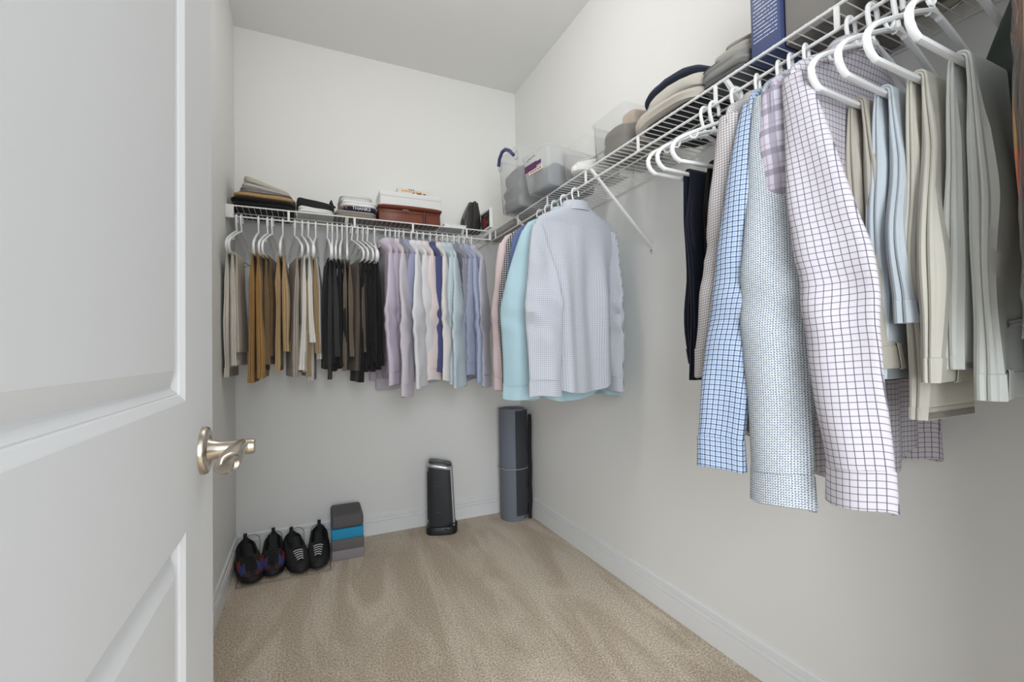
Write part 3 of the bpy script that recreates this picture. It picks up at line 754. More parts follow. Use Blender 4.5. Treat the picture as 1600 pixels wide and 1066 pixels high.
folded('folded_garment', 'heather grey white folded tee topping the stack beside the white box', 'folded shirt', G3, CLW('heather', 214, 214, 213), (xs3-.006, YS+.135, ZT+.090), .17, .23, .030, 224, 0, lay=2)
def lettering(name, text, size, mat, parent, loc, rot, ext=.0004, align='CENTER'):
    cu = bpy.data.curves.new(name, 'FONT'); cu.body = text; cu.size = size; cu.extrude = ext; cu.align_x = align
    t = bpy.data.objects.new(name, cu); COL.objects.link(t)
    dg = bpy.context.evaluated_depsgraph_get(); me = bpy.data.meshes.new_from_object(t.evaluated_get(dg))
    bpy.data.objects.remove(t, do_unlink=True)
    o = bpy.data.objects.new(name, me); COL.objects.link(o); me.materials.append(mat)
    o.parent = parent; o.location = loc; o.rotation_euler = rot; return o
PRINTW = plain('white_print', srgb(236, 236, 238), .7)
lettering('lettering', 'THANKS', .024, PRINTW, nv, (.004, -.1195, .004), (pi/2, 0, 0), .0008)
b = MB(); b.box(-.077, -.068, -.1195, -.1185, .004, .020); b.build('red_print', plain('red_print', srgb(150, 60, 70), .8), nv, False)
folded('folded_garment', 'small red and white rolled cloth squeezed next to the brown case', 'cloth', None, CLW('redroll', 176, 104, 96), (.366, YS+.18, ZT), .022, .12, .085, 226, 0, wob=.002)

# white storage box, booklet on it
WBOX = plain('white_card', srgb(232, 233, 232), .55, 0, 60, .02)
wb = empty('white_box', (.572, 2.715, ZT), 0, 'large plain white cardboard box behind the brown leather case', 'box')
rbox('box_body', (.355, .135, .200), WBOX, wb, (0, 0, 0), .003)
rbox('box_lid', (.361, .141, .030), WBOX, wb, (0, 0, .188), .003)
bk = empty('booklet', (.600, 2.706, ZT+.2185), .03, 'thin pale booklet with orange and black print lying on the white box', 'booklet')
rbox('booklet_pages', (.215, .11, .028), plain('paper', srgb(228, 226, 220), .7), bk, (0, 0, 0), .002)
OR = plain('orange_print', srgb(222, 164, 96), .7); BKP = plain('black_print', srgb(40, 42, 40), .6)
b = MB()
for i in range(9):
    x = -.085+.0135*i; b.box(x, x+.0095, -.0559, -.0549, .006, .0155)
    b.box(x+.002, x+.0075, -.0559, -.0549, .0155, .0185)
b.build('orange_print', OR, bk, False)
b = MB()
for x0, x1, z0, z1 in ((-.02, -.010, .001, .006), (.004, .034, .001, .0075), (.042, .060, .001, .007), (.070, .074, .001, .004), (-.045, -.010, .0205, .0235)):
    b.box(x0, x1, -.0559, -.0549, z0, z1)
b.build('black_print', BKP, bk, False)
# brown leather case
LE = plain('brown_leather', srgb(112, 54, 36), .34, 0, 120, .12, .5, 0, .12)
LD = plain('dark_leather_edge', srgb(62, 28, 22), .4)
cs = empty('leather_case', (.538, 2.562, ZT), -.02, 'glossy brown leather document case with rolled top flap', 'case')
b = MB(); rows = []
for f in range(9):
    z = .098*f/8*.72; yy = .055-.006*f/8
    rows.append([(x, y, z) for x, y in [(-.170, -yy), (-.172, 0), (-.170, yy), (-.06, yy+.004), (.06, yy+.004), (.170, yy), (.173, 0), (.170, -yy), (.06, -yy-.003), (-.06, -yy-.003)]])
b.loft(rows); fixn(b.build('case_body', LE, cs, True, .004))
b = MB(); rows = []
for i in range(15):
    t = i/14; x = -.176+.352*t; r = .0165*(min(1, (min(t, 1-t)*14+.35))**.5)
    rows.append([(x, -.022+.050*cos(a)*(.75 if cos(a) > 0 else .86)+.0, .082+r*sin(a)+.004*sin(t*pi)) for a in [2*pi*k/20 for k in range(20)]])
b.loft(rows); fixn(b.build('rolled_flap', LE, cs))
b = MB(); b.tube([(-.168, -.0605, .060), (-.05, -.0635, .056), (.05, -.0635, .055), (.168, -.0605, .060)], .0016, 6); b.build('seam_piping', LD, cs)
b = MB(); b.box(.070, .084, -.0655, -.057, .002, .068); b.build('strap', LD, cs, True, .002)
b = MB(); b.tube([(-.045, -.066, .066), (-.03, -.069, .0685), (-.012, -.066, .066)], .0025, 6); b.build('zip_pull', NICKEL, cs)
b = MB(); b.box(-.1735, -.169, -.056, .056, .002, .07); b.build('side_piping', LD, cs, True, .002)
# flat white box
fb = empty('flat_box', (.795, 2.60, ZT), .0, 'flat white box between the brown case and the black pouch', 'box')
rbox('box_base', (.130, .2, .012), WBOX, fb, (0, 0, 0), .002); rbox('box_cover', (.134, .204, .005), WBOX, fb, (0, 0, .0122), .001)
# black leather pouch
BL = plain('black_leather', srgb(40, 40, 40), .42, 0, 150, .15, .5)
bg_ = empty('leather_pouch', (.915, 2.585, ZT), 0, 'upright black leather toiletry pouch with buckled strap', 'pouch')
b = MB(); rows = []
for i in range(16):
    f = i/15; z = .185*f; w = .060*(1-.52*f**1.7)+.006*sin(f*pi); dd = .045*(1-.65*f**1.5)
    cx = .010*f+.012*f*f
    rows.append([(cx+w*sgnpow(cos(2*pi*k/28), .6)+.003*N3(f*4, k*.4, 0, 5), dd*sgnpow(sin(2*pi*k/28), .6)+.004*N3(f*5, k*.5, 2, 7), z) for k in range(28)])
b.loft(rows); fixn(b.build('pouch_body', BL, bg_))
b = MB(); rows = []
for f in [i/10 for i in range(11)]:
    z = .012+.178*f; y = -(.048*(1-.65*f**1.5))-.004; cx = .010*f+.012*f*f+.004
    rows.append([(cx-.009, y, z), (cx-.009, y-.003, z), (cx+.009, y-.003, z), (cx+.009, y, z)])
b.loft(rows); fixn(b.build('strap', BL, bg_))
b = MB(); c = (.028, -.026, .163); b.tube([(c[0]-.013, c[1], c[2]-.009), (c[0]+.013, c[1], c[2]-.009), (c[0]+.013, c[1]+.003, c[2]+.009), (c[0]-.013, c[1]+.003, c[2]+.009), (c[0]-.013, c[1], c[2]-.009)], .002, 6); b.build('buckle', plain('gunmetal', srgb(110, 108, 104), .35, .9), bg_)
b = MB(); b.tube([(-.052, -.02, .03), (-.045, -.024, .09), (-.026, -.022, .14), (.0, -.02, .176)], .004, 6); b.build('zip', plain('gunmetal', srgb(110, 108, 104), .35, .9), bg_)

# framed dark floral print standing on the right shelf in the corner
fp = empty('framed_print', (.985, 2.50, ZT), 0, 'small white framed dark print with a red flower in the shelf corner', 'picture')
b = MB(); Wf, Hf = .165, .115
for y0, y1, z0, z1 in ((-Wf/2, Wf/2, 0, .010), (-Wf/2, Wf/2, Hf-.010, Hf), (-Wf/2, -Wf/2+.010, .010, Hf-.010), (Wf/2-.010, Wf/2, .010, Hf-.010)): b.box(-.008, .010, y0, y1, z0, z1)
b.build('frame', WBOX, fp, False, .001)
m, nt, N, L, bs = newmat('dark_floral')
tc = N.new('ShaderNodeTexCoord'); nz = N.new('ShaderNodeTexNoise'); nz.inputs['Scale'].default_value = 38; nz.inputs['Detail'].default_value = 4; nz.inputs['Distortion'].default_value = 1.5
cr = N.new('ShaderNodeValToRGB'); cr.color_ramp.elements[0].color = srgb(28, 28, 26); cr.color_ramp.elements[1].color = srgb(120, 128, 112); cr.color_ramp.elements[0].position = .45; cr.color_ramp.elements[1].position = .75
vd = N.new('ShaderNodeVectorMath'); vd.operation = 'DISTANCE'; vd.inputs[1].default_value = (-.004, .012, .048)
L.new(tc.outputs['Object'], nz.inputs['Vector']); L.new(nz.outputs['Fac'], cr.inputs[0])
nz2 = N.new('ShaderNodeTexNoise'); nz2.inputs['Scale'].default_value = 30; L.new(tc.outputs['Object'], nz2.inputs['Vector'])
L.new(tc.outputs['Object'], vd.inputs[0])
q1 = math_node(nt, 'MULTIPLY', nz2.outputs['Fac'], .05); q2 = math_node(nt, 'ADD', vd.outputs['Value'], b=q1); q3 = math_node(nt, 'LESS_THAN', q2, .056)
mx = N.new('ShaderNodeMix'); mx.data_type = 'RGBA'; L.new(q3, mx.inputs[0]); L.new(cr.outputs[0], mx.inputs[6]); mx.inputs[7].default_value = srgb(150, 44, 48)
L.new(mx.outputs[2], bs.inputs['Base Color']); bs.inputs['Roughness'].default_value = .5
b = MB(); b.box(-.004, .004, -Wf/2+.009, Wf/2-.009, .009, Hf-.009); b.build('print', m, fp, False)

# taupe cardboard sheet box under the corner of the right shelf
CB = plain('taupe_card', srgb(140, 128, 114), .8, 0, 60, .05)
tb = empty('flat_carton', (1.195, 2.50, ZT), 0, 'flat taupe carton lying in the corner of the right shelf', 'carton')
rbox('carton_base', (.235, .50, .030), CB, tb, (0, 0, 0), .002); rbox('carton_flap', (.237, .502, .006), CB, tb, (0, 0, .0302), .001)

# ------------------------------------------------------------------ clear bins on the right shelf
CLR = clear('clear_plastic', (.985, .99, .99, 1), .20, .06)
CLR2 = clear('milky_plastic', (.98, .985, .985, 1), .30, .07)
def binbox(name, loc, rz, label, w, d, h, flare, mat, rim=True, group=None):
    """open tapered tub; w along x, d along y"""
    root = empty(name, loc, rz, label, 'storage bin', group)
    def loop(f, t, z):
        a = w/2*(1-flare*(1-f))-t; c = d/2*(1-flare*(1-f))-t; P = []
        r = .018
        for sx, sy_, a0 in ((1, 1, 0), (-1, 1, pi/2), (-1, -1, pi), (1, -1, 1.5*pi)):
            for k in range(5):
                q = a0+pi/2*k/4; P.append((sx*(a-r)+r*cos(q), sy_*(c-r)+r*sin(q), z))
        return P
    b = MB(); t = .0018
    rows = [loop(0, .012, 0), loop(0, .003, .003), loop(.03, 0, .010), loop(.5, 0, h*.5), loop(1, 0, h)]
    if rim: rows += [loop(1, -.006, h), loop(1, -.006, h+.006), loop(1, t, h+.006)]
    rows += [loop(1, t, h), loop(.5, t, h*.5), loop(.03, t, .012), loop(0, .012+t, .004)]
    b.loft(rows); fixn(b.build('tub', mat, root))
    return root
B1 = binbox('storage_bin', (1.105, 2.115, ZT), .10, 'tall clear plastic tub with navy handle holding grey clothes', .30, .22, .295, .10, CLR)
hb = MB(); hb.tube([(-.165, .075, .255), (-.172, .05, .285), (-.176, .015, .305), (-.176, -.02, .305), (-.172, -.055, .285), (-.165, -.08, .255)], .009, 8)
hb.build('handle', plain('navy_plastic', srgb(62, 70, 112), .4), B1)
for sy_ in (.085, -.085):
    q = MB(); q.box(-.158, -.146, sy_-.014, sy_+.014, .235, .275); q.build('handle_mount', CLR2, B1, True, .003)
GC = CLW('bingrey', 132, 134, 136)
o = pillow(.265, .19, .20, 231, wob=.02, lay=3, e=.22).build('folded_garment', GC, None); fixn(o); o.location = (1.105, 2.115, ZT+.005); o.rotation_euler = (0, 0, .10); tag(o, 'grey garment filling the tall clear tub with the navy handle', 'clothes', None)
B2 = binbox('storage_bin', (1.088, 1.80, ZT), .13, 'low clear plastic tub with purple label in front of the tall tub', .30, .20, .165, .12, CLR2)
PUR = plain('purple_label', srgb(84, 30, 84), .5); LBW = plain('label_paper', srgb(226, 206, 198), .6)
q = MB(); q.box(-.1475, -.1455, -.01, .082, .098, .128); q.box(-.1475, -.1455, -.045, -.012, .108, .124); q.build('purple_label', PUR, B2, False)
q = MB(); q.box(-.1465, -.1445, -.055, .05, .080, .096); q.build('paper_label', LBW, B2, False)
q = MB()
for i in range(5): q.box(-.1468, -.1464, -.045+.018*i, -.033+.018*i, .085, .092)
q.build('label_print', plain('label_print', srgb(140, 110, 80), .6), B2, False)
q = MB(); q.tube([(-.1475, .06, .146), (-.1478, .045, .155), (-.1478, .03, .15), (-.1478, .01, .158), (-.1478, -.005, .153)], .0022, 6); q.build('printed_script', plain('grey_print', srgb(130, 134, 128), .6), B2)
o = pillow(.25, .165, .10, 233, wob=.014, lay=2, e=.22, tz=-.03).build('folded_garment', CLW('bingrey2', 118, 120, 126), None); fixn(o); o.location = (1.10, 1.80, ZT+.005); o.rotation_euler = (0, 0, .13); tag(o, 'dark grey folded garment inside the low clear tub with purple label', 'clothes', None)
# sneaker in a clear shoe box
B3 = binbox('shoe_box', (1.135, 1.565, ZT), 0, 'clear plastic shoe box holding a white trainer', .26, .17, .12, .03, clear('clear_shoe_box', (.99, .99, .99, 1), .09, .05), True); B3['category'] = 'shoe box'
def shoe(name, loc, rz, label, group, mats, L_=.27, W=.095, H=.10, seed=1, laces='bars', pitch_=0, tongue=.03):
    """low trainer, toe at -y. mats = upper, sole, lining, accent list"""
    root = empty(name, loc, rz, label, 'shoe', group); root.rotation_euler = (pitch_, 0, rz)
    def outline(f, grow=0):   # f 0 toe..1 heel : half width
        return (W/2)*(.62+.38*sin(min(1, f*2.4)*pi/2))*(1-.14*max(0, (f-.55)/.45))*(min(1, (f*9)**.5) if f < .11 else 1)*(min(1, ((1-f)*10)**.5) if f > .9 else 1)+grow
    # sole
    n = 36; P = []
    for i in range(n+1):
        f = i/n; P.append((-outline(f, .003)-.0*f, (f-.5)*L_))
    Q = [(-x, y) for x, y in P[::-1]][1:-1]; loop = P+Q
    b = MB(); rows = []
    for z, s in ((0, .93), (.004, 1), (.020, 1.02), (.026, .98)):
        rows.append([(x*s, y*(s if s < 1 else 1+.4*(s-1)), z+.010*max(0, (-y/L_-.25))**1*1.2) for x, y in loop])
    b.loft(rows); fixn(b.build('sole', mats[1], root))
    # upper
    rows = []; ns = 26
    for i in range(ns+1):
        f = i/ns; y = (f-.5)*L_*.985; w = max(.004, outline(f, -.001))
        if f < .5: h = .040+(H*.66-.040)*min(1, (f/.5))**1.1
        else: h = H*.66+(H-.66*H)*((f-.5)/.5)
        if f < .06: h *= .55+7.5*f
        open_ = f > .52
        r_ = []
        for k in range(17):
            a = pi*k/16; x = -w*cos(a); z = .022+(h-.022)*(sin(a)**.6)
            if open_:
                dip = min(1, (f-.52)/.08)*min(1, (1.0-f)/.05) if f < .995 else 0
                inner = max(0, 1-abs(x)/(w*.72)); z -= dip*min(1, inner*3)*(h*.62)
                z += .010*max(0, (f-.85)/.15)*(1-abs(x)/w)*(1-dip)
            r_.append((x, y, max(.022, z)))
        rows.append(r_)
    b = MB(); b.loft(rows, False); up_ = b.build('upper', mats[0], root); fixn(up_)
    # lining (insole)
    b = MB(); r_ = []
    for i in range(12):
        f = .55+.40*i/11; w = outline(f)*.66; r_.append([(-w, (f-.5)*L_, .045), (0, (f-.5)*L_, .040), (w, (f-.5)*L_, .045)])
    b.loft(r_, False); b.build('insole', mats[2], root)
    # tongue
    b = MB(); rows = []
    for i in range(9):
        f = .42+.18*i/8; t = i/8; z = .040+(H*.66-.036)*min(1, f/.5)+tongue*t**1.6; w = .021-.004*t
        y = (f-.5)*L_+.012*t
        rows.append([(-w, y, z-.004), (-w*.6, y, z+.002), (0, y, z+.004), (w*.6, y, z+.002), (w, y, z-.004), (0, y, z-.004)])
    b.loft(rows); fixn(b.build('tongue', mats[2], root))
    # laces
    for j in range(5):
        f = .17+.052*j; h = .040+(H*.66-.040)*min(1, (f/.5))**1.1+.007; w = .014+.002*j
        b = MB(); b.tube([(-w, (f-.5)*L_, h-.006), (-w*.5, (f-.5)*L_-.001, h), (w*.5, (f-.5)*L_+.001, h), (w, (f-.5)*L_, h-.006)], .0034, 6, flat=.6); b.build('lace', mats[3], root)
    # heel tab loop and side panels
    b = MB(); b.tube([(0, .485*L_, H*.92), (0, .507*L_, H*1.04), (0, .512*L_, H*.98), (0, .503*L_, H*.75)], .005, 6, flat=2); b.build('heel_tab', mats[2], root)
    for s in (-1, 1):
        for c, (f0, f1, z0, z1, mm) in enumerate(mats[4] if len(mats) > 4 else []):
            b = MB(); rr = []
            for i in range(7):
                f = f0+(f1-f0)*i/6; w = outline(f); y = (f-.5)*L_*.985
                if f < .5: h = .040+(H*.66-.040)*min(1, (f/.5))**1.1
                else: h = H*.66+(H-.66*H)*((f-.5)/.5)
                row = []
                for zf in (z0+.04*i/6, (z0+z1)/2, z1-.06*(6-i)/6):
                    a = math.asin(min(1, max(0.02, zf))**(1/.6)); x = w*cos(a); z = .022+(h-.022)*zf
                    row.append((s*(x+.0016), y, z+.0012))
                rr.append(row)
            b.loft(rr, False); fixn(b.build('side_panel', mm, root, True))
    return root
SW = plain('white_leather', srgb(222, 220, 218), .5); SWS = plain('white_rubber', srgb(228, 226, 222), .6); SG = plain('grey_lining', srgb(130, 128, 126), .8)
sn = shoe('sneaker', (1.115, 1.565, ZT+.006), -pi/2+.0, 'white trainer lying inside the clear shoe box', None, (SW, SWS, SG, SW), L_=.225, W=.095, H=.115)
B4 = binbox('storage_bin', (1.165, 1.375, ZT), 0, 'clear plastic bin with brown belts left of the folded sweaters', .25, .20, .155, .05, clear('clear_plastic3', (.98, .985, .985, 1), .16, .07))
o = pillow(.205, .15, .105, 241, wob=.014, lay=2).build('cloth_bundle', CLW('brownbelts', 100, 88, 78), None); fixn(o); o.location = (1.165, 1.375, ZT+.005); tag(o, 'brown cloth bundle inside the clear bin beside the sweaters', 'clothes', None)
o = pillow(.10, .08, .05, 242, wob=.008, lay=1).build('folded_garment', CLW('peach', 186, 162, 140), None); fixn(o); o.location = (1.15, 1.335, ZT+.112); tag(o, 'peach cloth on top of the brown bundle in the clear bin', 'clothes', None)

# sweaters on the right shelf
G4 = 'folded sweaters on the right shelf'
def drape(name, label, cat, mat, loc, w, d, h, seed, bow, lay=1, rz=0):
    """folded garment bowed over what lies below: ends droop along y"""
    b = pillow(w, d, h, seed, wob=.007, lay=lay, nr=48, e=.45); V = []
    for x, y, z in b.V:
        V.append((x, y, z-bow*(abs(y)/(d/2))**2.2+bow))
    b.V = V
    o = b.build(name, mat, None); fixn(o); o.location = loc; o.rotation_euler = (0, 0, rz); tag(o, label, cat, G4); return o
KN = plain('knit_oat', srgb(196, 190, 180), .95, 0, 420, .5, .1, .2, .08); KN2 = plain('knit_oat2', srgb(188, 181, 170), .95, 0, 420, .5, .1, .2, .08)
o = pillow(.27, .30, .024, 251, wob=.004).build('folded_garment', CLW('blackbase', 30, 30, 32), None); fixn(o); o.location = (1.175, 1.06, ZT); tag(o, 'black folded garment under the oat sweaters on the right shelf', 'folded sweater', G4)
drape('folded_sweater', 'lower oat knit sweater on the black garment, right shelf', 'folded sweater', KN2, (1.16, 1.085, ZT+.004), .29, .31, .034, 252, .018)
drape('folded_sweater', 'upper oat knit sweater with its roll end facing out', 'folded sweater', KN, (1.165, 1.055, ZT+.040), .28, .26, .036, 253, .018)
drape('folded_sweater', 'navy jacket folded on top of the oat sweaters', 'folded jacket', CLW('navytop', 42, 46, 62), (1.170, 1.07, ZT+.082), .275, .27, .024, 254, .024)
G5 = 'crumpled grey clothes beside the blue box'
for i, (lab, c, dx, dy, z, w, d, h) in enumerate((('dark grey folded cloth at the base of the pile left of the blue box', (92, 92, 94), .0, .0, 0, .27, .15, .03), ('mid grey crumpled tee in the pile left of the blue box', (140, 138, 134), -.01, .0, .03, .27, .145, .035), ('pale grey crumpled tee near the top beside the blue box', (170, 166, 158), .01, -.005, .064, .25, .135, .035), ('grey marl tee topping the pile beside the blue box', (156, 152, 146), .03, -.01, .098, .22, .12, .035))):
    folded('folded_garment', lab, 'folded shirt', G5, CLW('pile%d' % i, *c), (1.175+dx, .868+dy, ZT+z), w, d, h, 260+i, .05*i, wob=.010, lay=2)

# blue box with lines of white print, grey box beside it
m, nt, N, L, bs = newmat('blue_printed_card')
tc = N.new('ShaderNodeTexCoord'); sp = N.new('ShaderNodeSeparateXYZ'); L.new(tc.outputs['Object'], sp.inputs[0])
a = math_node(nt, 'MULTIPLY', sp.outputs[2], 1/.0098); fr_ = math_node(nt, 'FRACT', a); row = math_node(nt, 'FLOOR', a)
ln_ = math_node(nt, 'LESS_THAN', fr_, .26)
cx = N.new('ShaderNodeCombineXYZ'); L.new(math_node(nt, 'MULTIPLY', sp.outputs[1], 330), cx.inputs[0]); L.new(math_node(nt, 'MULTIPLY', row, 7.3), cx.inputs[1])
nz = N.new('ShaderNodeTexNoise'); nz.inputs['Scale'].default_value = 1.0; nz.inputs['Detail'].default_value = 1; L.new(cx.outputs[0], nz.inputs['Vector'])
wd = math_node(nt, 'GREATER_THAN', nz.outputs['Fac'], .40)
ya = math_node(nt, 'ABSOLUTE', sp.outputs[1]); mg = math_node(nt, 'LESS_THAN', ya, .032)
zl = math_node(nt, 'GREATER_THAN', sp.outputs[2], .045); xf = math_node(nt, 'LESS_THAN', sp.outputs[0], -.10)
f_ = math_node(nt, 'MULTIPLY', ln_, b=wd)
for g in (mg, zl, xf): f_ = math_node(nt, 'MULTIPLY', f_, b=g)
mx = N.new('ShaderNodeMix'); mx.data_type = 'RGBA'; mx.inputs[6].default_value = srgb(66, 78, 118); mx.inputs[7].default_value = srgb(200, 208, 226); L.new(f_, mx.inputs[0]); L.new(mx.outputs[2], bs.inputs['Base Color']); bs.inputs['Roughness'].default_value = .5
bb_ = rbox('printed_box', (.24, .078, .26), m, None, (1.165, .738, ZT), .002); tag(bb_, 'upright blue box with lines of small white print on its side', 'box')
GB = plain('grey_card', srgb(128, 124, 120), .7, 0, 60, .03)
gb = empty('grey_box', (1.185, .638, ZT), 0, 'tall grey cardboard box standing right of the blue box', 'box')
rbox('box_body', (.26, .112, .17), GB, gb, (0, 0, 0), .003); rbox('box_lid', (.264, .115, .03), GB, gb, (0, 0, .1702), .003)
# crumpled clear bag of things above
b = pillow(.24, .22, .13, 271, wob=.03, nr=48, e=.7); o = b.build('plastic_bag', clear('film', (.94, .93, .90, 1), .10, .3, .08), None); fixn(o); o.location = (1.16, .44, ZT); tag(o, 'crumpled clear plastic bag on the shelf above the pale trousers', 'plastic bag')
o = pillow(.19, .16, .07, 272, wob=.015).build('folded_garment', CLW('bagbeige', 190, 176, 156), None); fixn(o); o.location = (1.16, .44, ZT+.004); tag(o, 'beige cloth inside the crumpled clear plastic bag', 'clothes', None)

# garment in clear film at right edge, made narrow so light reaches the trousers
FILM = clear('garment_film', (.97, .97, .96, 1), .10, .35, .1)
h = hanger((XF, .177, LOWZ), -.33, 'white hanger carrying the film covered narrowed garment at the far right', GH_R, 1)
m, nt, N, L, bs = newmat('orange_tan_print')
tc = N.new('ShaderNodeTexCoord'); nz = N.new('ShaderNodeTexNoise'); nz.inputs['Scale'].default_value = 14; nz.inputs['Detail'].default_value = 3
L.new(tc.outputs['Object'], nz.inputs['Vector'])
cr = N.new('ShaderNodeValToRGB'); e = cr.color_ramp.elements; e[0].color = srgb(150, 118, 80); e[0].position = .42; e[1].color = srgb(200, 104, 76); e[1].position = .62
L.new(nz.outputs['Fac'], cr.inputs[0]); L.new(cr.outputs[0], bs.inputs['Base Color']); bs.inputs['Roughness'].default_value = .85
gr = trousers('narrowed_garment', h.location, -.33, 'orange and tan printed garment, narrowed to let light past, under clear film at the far right', 'garment', None, m, 151, -.185, -.12, .43, .40, .012, 'A', parts=('lower_hem', 'upper_hem'))
b = MB(); rows = []
for i in range(24):
    f = i/23; z = -.190-.47*f; a = .046+.004*N3(f*8, 1, 1, 2); d_ = .024+.004*min(1, f*6)
    rows.append([(-.153+a*sgnpow(cos(2*pi*k/40), .8), (d_+.005*N3(k*.7, f*9, 1, 3)+.003*N3(k*1.9, f*25, 1, 3))*sgnpow(sin(2*pi*k/40), .8), z) for k in range(40)])
b.loft(rows, True, False, False); o = b.build('film_cover', FILM, None); fixn(o); o.parent = gr

# ------------------------------------------------------------------ floor things
# shoes
BLK = plain('black_mesh', srgb(24, 24, 25), .7, 0, 300, .4); BLS = plain('black_rubber', srgb(20, 20, 21), .6); LIN = plain('dark_lining', srgb(26, 27, 32), .8)
WL = plain('white_lace', srgb(206, 206, 206), .7); DL = plain('dark_lace', srgb(40, 34, 36), .7)
PB = plain('shoe_blue', srgb(52, 66, 122), .6); PR = plain('shoe_red', srgb(150, 58, 42), .6); PY = plain('shoe_gold', srgb(150, 136, 88), .6); PM = plain('shoe_maroon', srgb(72, 32, 36), .6)
pan = [(.10, .34, .30, .95, PB), (.26, .46, .25, .80, PR), (.02, .14, .4, 1.0, PM), (.50, .78, .15, .6, PY)]
RZ0 = .020
sg = 'trainers in a row by the back wall'
shoe('sneaker', (-.262, 2.575, RZ0), .22, 'colourful black, blue and red trainer nearest the left wall', sg, (BLK, BLS, LIN, DL, pan), L_=.29, W=.108, H=.115, pitch_=.09)
shoe('sneaker', (-.158, 2.60, RZ0), .05, 'colourful black, blue and red trainer, second from the left wall', sg, (BLK, BLS, LIN, DL, pan), L_=.28, W=.104, H=.115, pitch_=.09, tongue=.05)
shoe('sneaker', (-.052, 2.58, RZ0), .20, 'black trainer with white laces, left one of the pair', sg, (BLK, BLS, LIN, WL), L_=.29, W=.110, H=.11, pitch_=.09, tongue=.03)
shoe('sneaker', (.052, 2.59, RZ0), -.05, 'black trainer with white laces, next to the foam blocks', sg, (BLK, BLS, LIN, WL), L_=.29, W=.105, H=.12, pitch_=.09, tongue=.03)
CH = plain('thin_chrome_wire', srgb(120, 116, 108), .4, .6)
rk = empty('shoe_rack', (0, 0, 0), 0, 'low thin wire shoe rack beneath the four trainers', 'shoe rack')
for y, z in ((2.43, .007), (2.60, .018), (2.715, .034)):
    b = MB(); b.tube([(-.30, y, z), (.105, y, z)], .002, 6); b.build('rail', CH, rk)
for x in (-.30, .105):
    b = MB(); b.tube([(x, 2.43, .004), (x, 2.43, .007), (x, 2.60, .018), (x, 2.715, .034), (x, 2.735, .030), (x, 2.735, .003)], .002, 6); b.build('side_rail', CH, rk)
for x in (-.262, -.158, -.052, .052):
    b = MB(); b.tube([(x-.035, 2.715, .034)]+[(x-.035*cos(a), 2.738, .10+.032*sin(a)) for a in [pi*i/8 for i in range(9)]]+[(x+.035, 2.715, .034)], .0018, 5); b.build('heel_arch', CH, rk)

# foam blocks
F1 = plain('foam_dark_grey', srgb(92, 90, 92), .85, 0, 250, .2); F2 = plain('foam_light_grey', srgb(142, 136, 140), .85, 0, 250, .2); F3 = plain('foam_blue', srgb(36, 146, 190), .8, 0, 250, .2); F4 = plain('foam_mid', srgb(104, 100, 102), .85, 0, 250, .2)
def foam(name, loc, label, layers, rz):
    r = empty(name, loc, rz, label, 'foam block', 'stacked foam blocks by the back wall'); z = 0
    for nm, h, mm, ex in layers:
        o = rbox(nm, (.158+ex, .215+ex, h), mm, r, (0, 0, z), .016 if nm == 'grey_layer' else .003, 4 if nm == 'grey_layer' else 2); z += h
    return z
z = foam('foam_block', (.196, 2.625, 0), 'lower grey foam block in two tones beside the black trainers', [('light_layer', .052, F2, 0), ('dark_layer', .055, F4, .0)], -.03)
foam('foam_block', (.194, 2.627, z+.0005), 'upper dark grey foam block with a bright blue stripe', [('blue_layer', .052, F3, -.002), ('grey_layer', .068, F1, -.001)], -.02)
rt_ = bpy.data.objects.new('tmp', None); bpy.data.objects.remove(rt_)

# tower heater
HB = plain('heater_black', srgb(44, 47, 53), .38); HB2 = plain('heater_dark', srgb(22, 23, 26), .45); HS = plain('heater_silver', srgb(198, 200, 204), .3, .6)
ht = empty('tower_heater', (.735, 2.665, 0), -.32, 'black tower heater with silver trim standing against the back wall', 'heater')
def rr_loop(w, d, z, e=.55, n=40, cx=0, cy=0, zs=0):
    return [(cx+w*sgnpow(cos(2*pi*k/n), e), cy+d*sgnpow(sin(2*pi*k/n), e), z+zs*w*sgnpow(cos(2*pi*k/n), e)) for k in range(n)]
b = MB(); b.loft([rr_loop(.088, .076, 0), rr_loop(.092, .080, .004), rr_loop(.092, .080, .030), rr_loop(.086, .074, .044), rr_loop(.078, .066, .047)]); b.build('base', HB2, ht)
b = MB(); b.loft([rr_loop(.080-.008*f, .066-.006*f, .045+.345*f, .5, cx=-.006*f, zs=(-.18*max(0, f-.85)/.15)) for f in [i/14 for i in range(15)]]+[rr_loop(.062, .050, .398, .5, cx=-.006, zs=-.18)]); b.build('body', HB, ht)
b = MB(); b.loft([rr_loop(.0735, .0615, .382, .5, cx=-.006, zs=-.18), rr_loop(.0765, .0645, .388, .5, cx=-.006, zs=-.18), rr_loop(.0765, .0645, .396, .5, cx=-.006, zs=-.18), rr_loop(.071, .059, .403, .5, cx=-.006, zs=-.18)]); b.build('silver_top_trim', HS, ht)
b = MB(); b.loft([rr_loop(.070, .058, .400, .5, cx=-.006, zs=-.18), rr_loop(.066, .054, .412, .5, cx=-.006, zs=-.18), rr_loop(.052, .042, .415, .5, cx=-.006, zs=-.18)]); b.build('top_panel', HB, ht)
b = MB(); b.loft([rr_loop(.028, .014, .4145, .5, cx=-.012, zs=-.18), rr_loop(.027, .013, .418, .5, cx=-.012, zs=-.18)]); b.build('control_panel', plain('heater_grey', srgb(120, 122, 126), .4), ht)
b = MB(); rows = []
for i in range(16):
    f = i/15; w = .080-.008*f; d_ = .066-.006*f; a = -.62; x = w*sgnpow(cos(a), .5)-.006*f; y = d_*sgnpow(sin(a), .5); z = .045+.338*f-(.012 if f > .9 else 0)
    rows.append([(x-.004, y-.005, z), (x+.003, y-.003, z), (x+.006, y+.004, z), (x-.002, y+.004, z)])
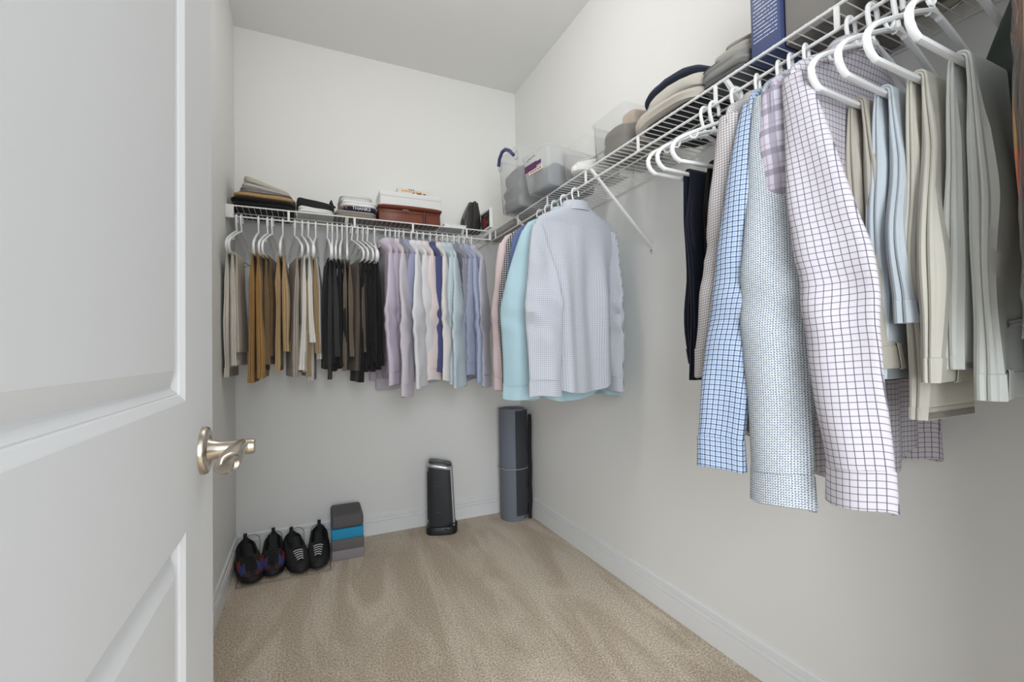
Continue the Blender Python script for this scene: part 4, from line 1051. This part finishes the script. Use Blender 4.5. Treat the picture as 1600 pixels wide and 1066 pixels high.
b.loft(rows); fixn(b.build('silver_side_trim', HS, ht))
for z0 in (.13, .28):
    b = MB(); b.box(-.030, -.002, -.0665, -.0615, z0, z0+.002); b.build('vent_mark', plain('heater_line', srgb(84, 88, 94), .5), ht, False)
b = MB()
for i in range(26): b.box(-.0815, -.069, -.045, .03, .085+.0108*i, .0895+.0108*i)
b.build('side_grille', HB2, ht, False)
b = MB(); b.tube([(.02, -.078, .035), (.05, -.086, .030), (.084, -.06, .040), (.088, -.02, .055), (.06, -.078, .062), (.03, -.075, .05)], .004, 6); b.build('power_cord', HB2, ht)

# rolled mat standing in the corner, with a strap
MG = plain('mat_grey', srgb(112, 118, 130), .75, 0, 220, .12); MD = plain('mat_dark', srgb(52, 55, 60), .8, 0, 220, .12)
mt = empty('exercise_mat', (1.212, 2.668, 0), 0, 'rolled grey exercise mat standing upright in the far right corner', 'mat')
def spiral(r0, r1, a0, a1, t, h, n=72):
    V = []; F = []
    for i in range(n+1):
        f = i/n; a = a0+(a1-a0)*f; r = r0+(r1-r0)*f
        for q in (r, r-t):
            for z in (0, h): V.append((q*cos(a), q*sin(a), z))
    for i in range(n):
        A = i*4; B = A+4
        F += [(A, B, B+1, A+1), (A+2, A+3, B+3, B+2), (A+1, B+1, B+3, A+3), (A, A+2, B+2, B)]
    F += [(0, 1, 3, 2), (n*4, n*4+2, n*4+3, n*4+1)]
    return V, F
b = MB(); V, F = spiral(.030, .0915, 0, 2*pi*4.8, .010, .70, 220); b.add(V, F); fixn(b.build('rolled_sheet', MG, mt))
b = MB(); V, F = spiral(.0945, .0955, -1.80, -.15, .004, .655, 24); b.add([(x, y, z+.035) for x, y, z in V], F); fixn(b.build('dark_end_panel', MD, mt))
b = MB(); b.tube([(.0965*cos(a), .0965*sin(a), .325) for a in [2*pi*k/40 for k in range(41)]], .0022, 6, cap=False); b.build('tie_band', plain('band_grey', srgb(170, 170, 168), .7), mt)
st = MB(); pts = [(1.312, 2.60, .66), (1.313, 2.60, .60), (1.310, 2.602, .45), (1.312, 2.60, .33), (1.308, 2.60, .22), (1.31, 2.598, .12), (1.300, 2.592, .045), (1.295, 2.58, .008)]
st.tube([(x-.010, y, z) for x, y, z in pts], .006, 6, flat=2.2); o = st.build('carry_strap', plain('black_webbing', srgb(14, 14, 16), .8), None); tag(o, 'black carry strap hanging beside the rolled grey mat', 'strap')
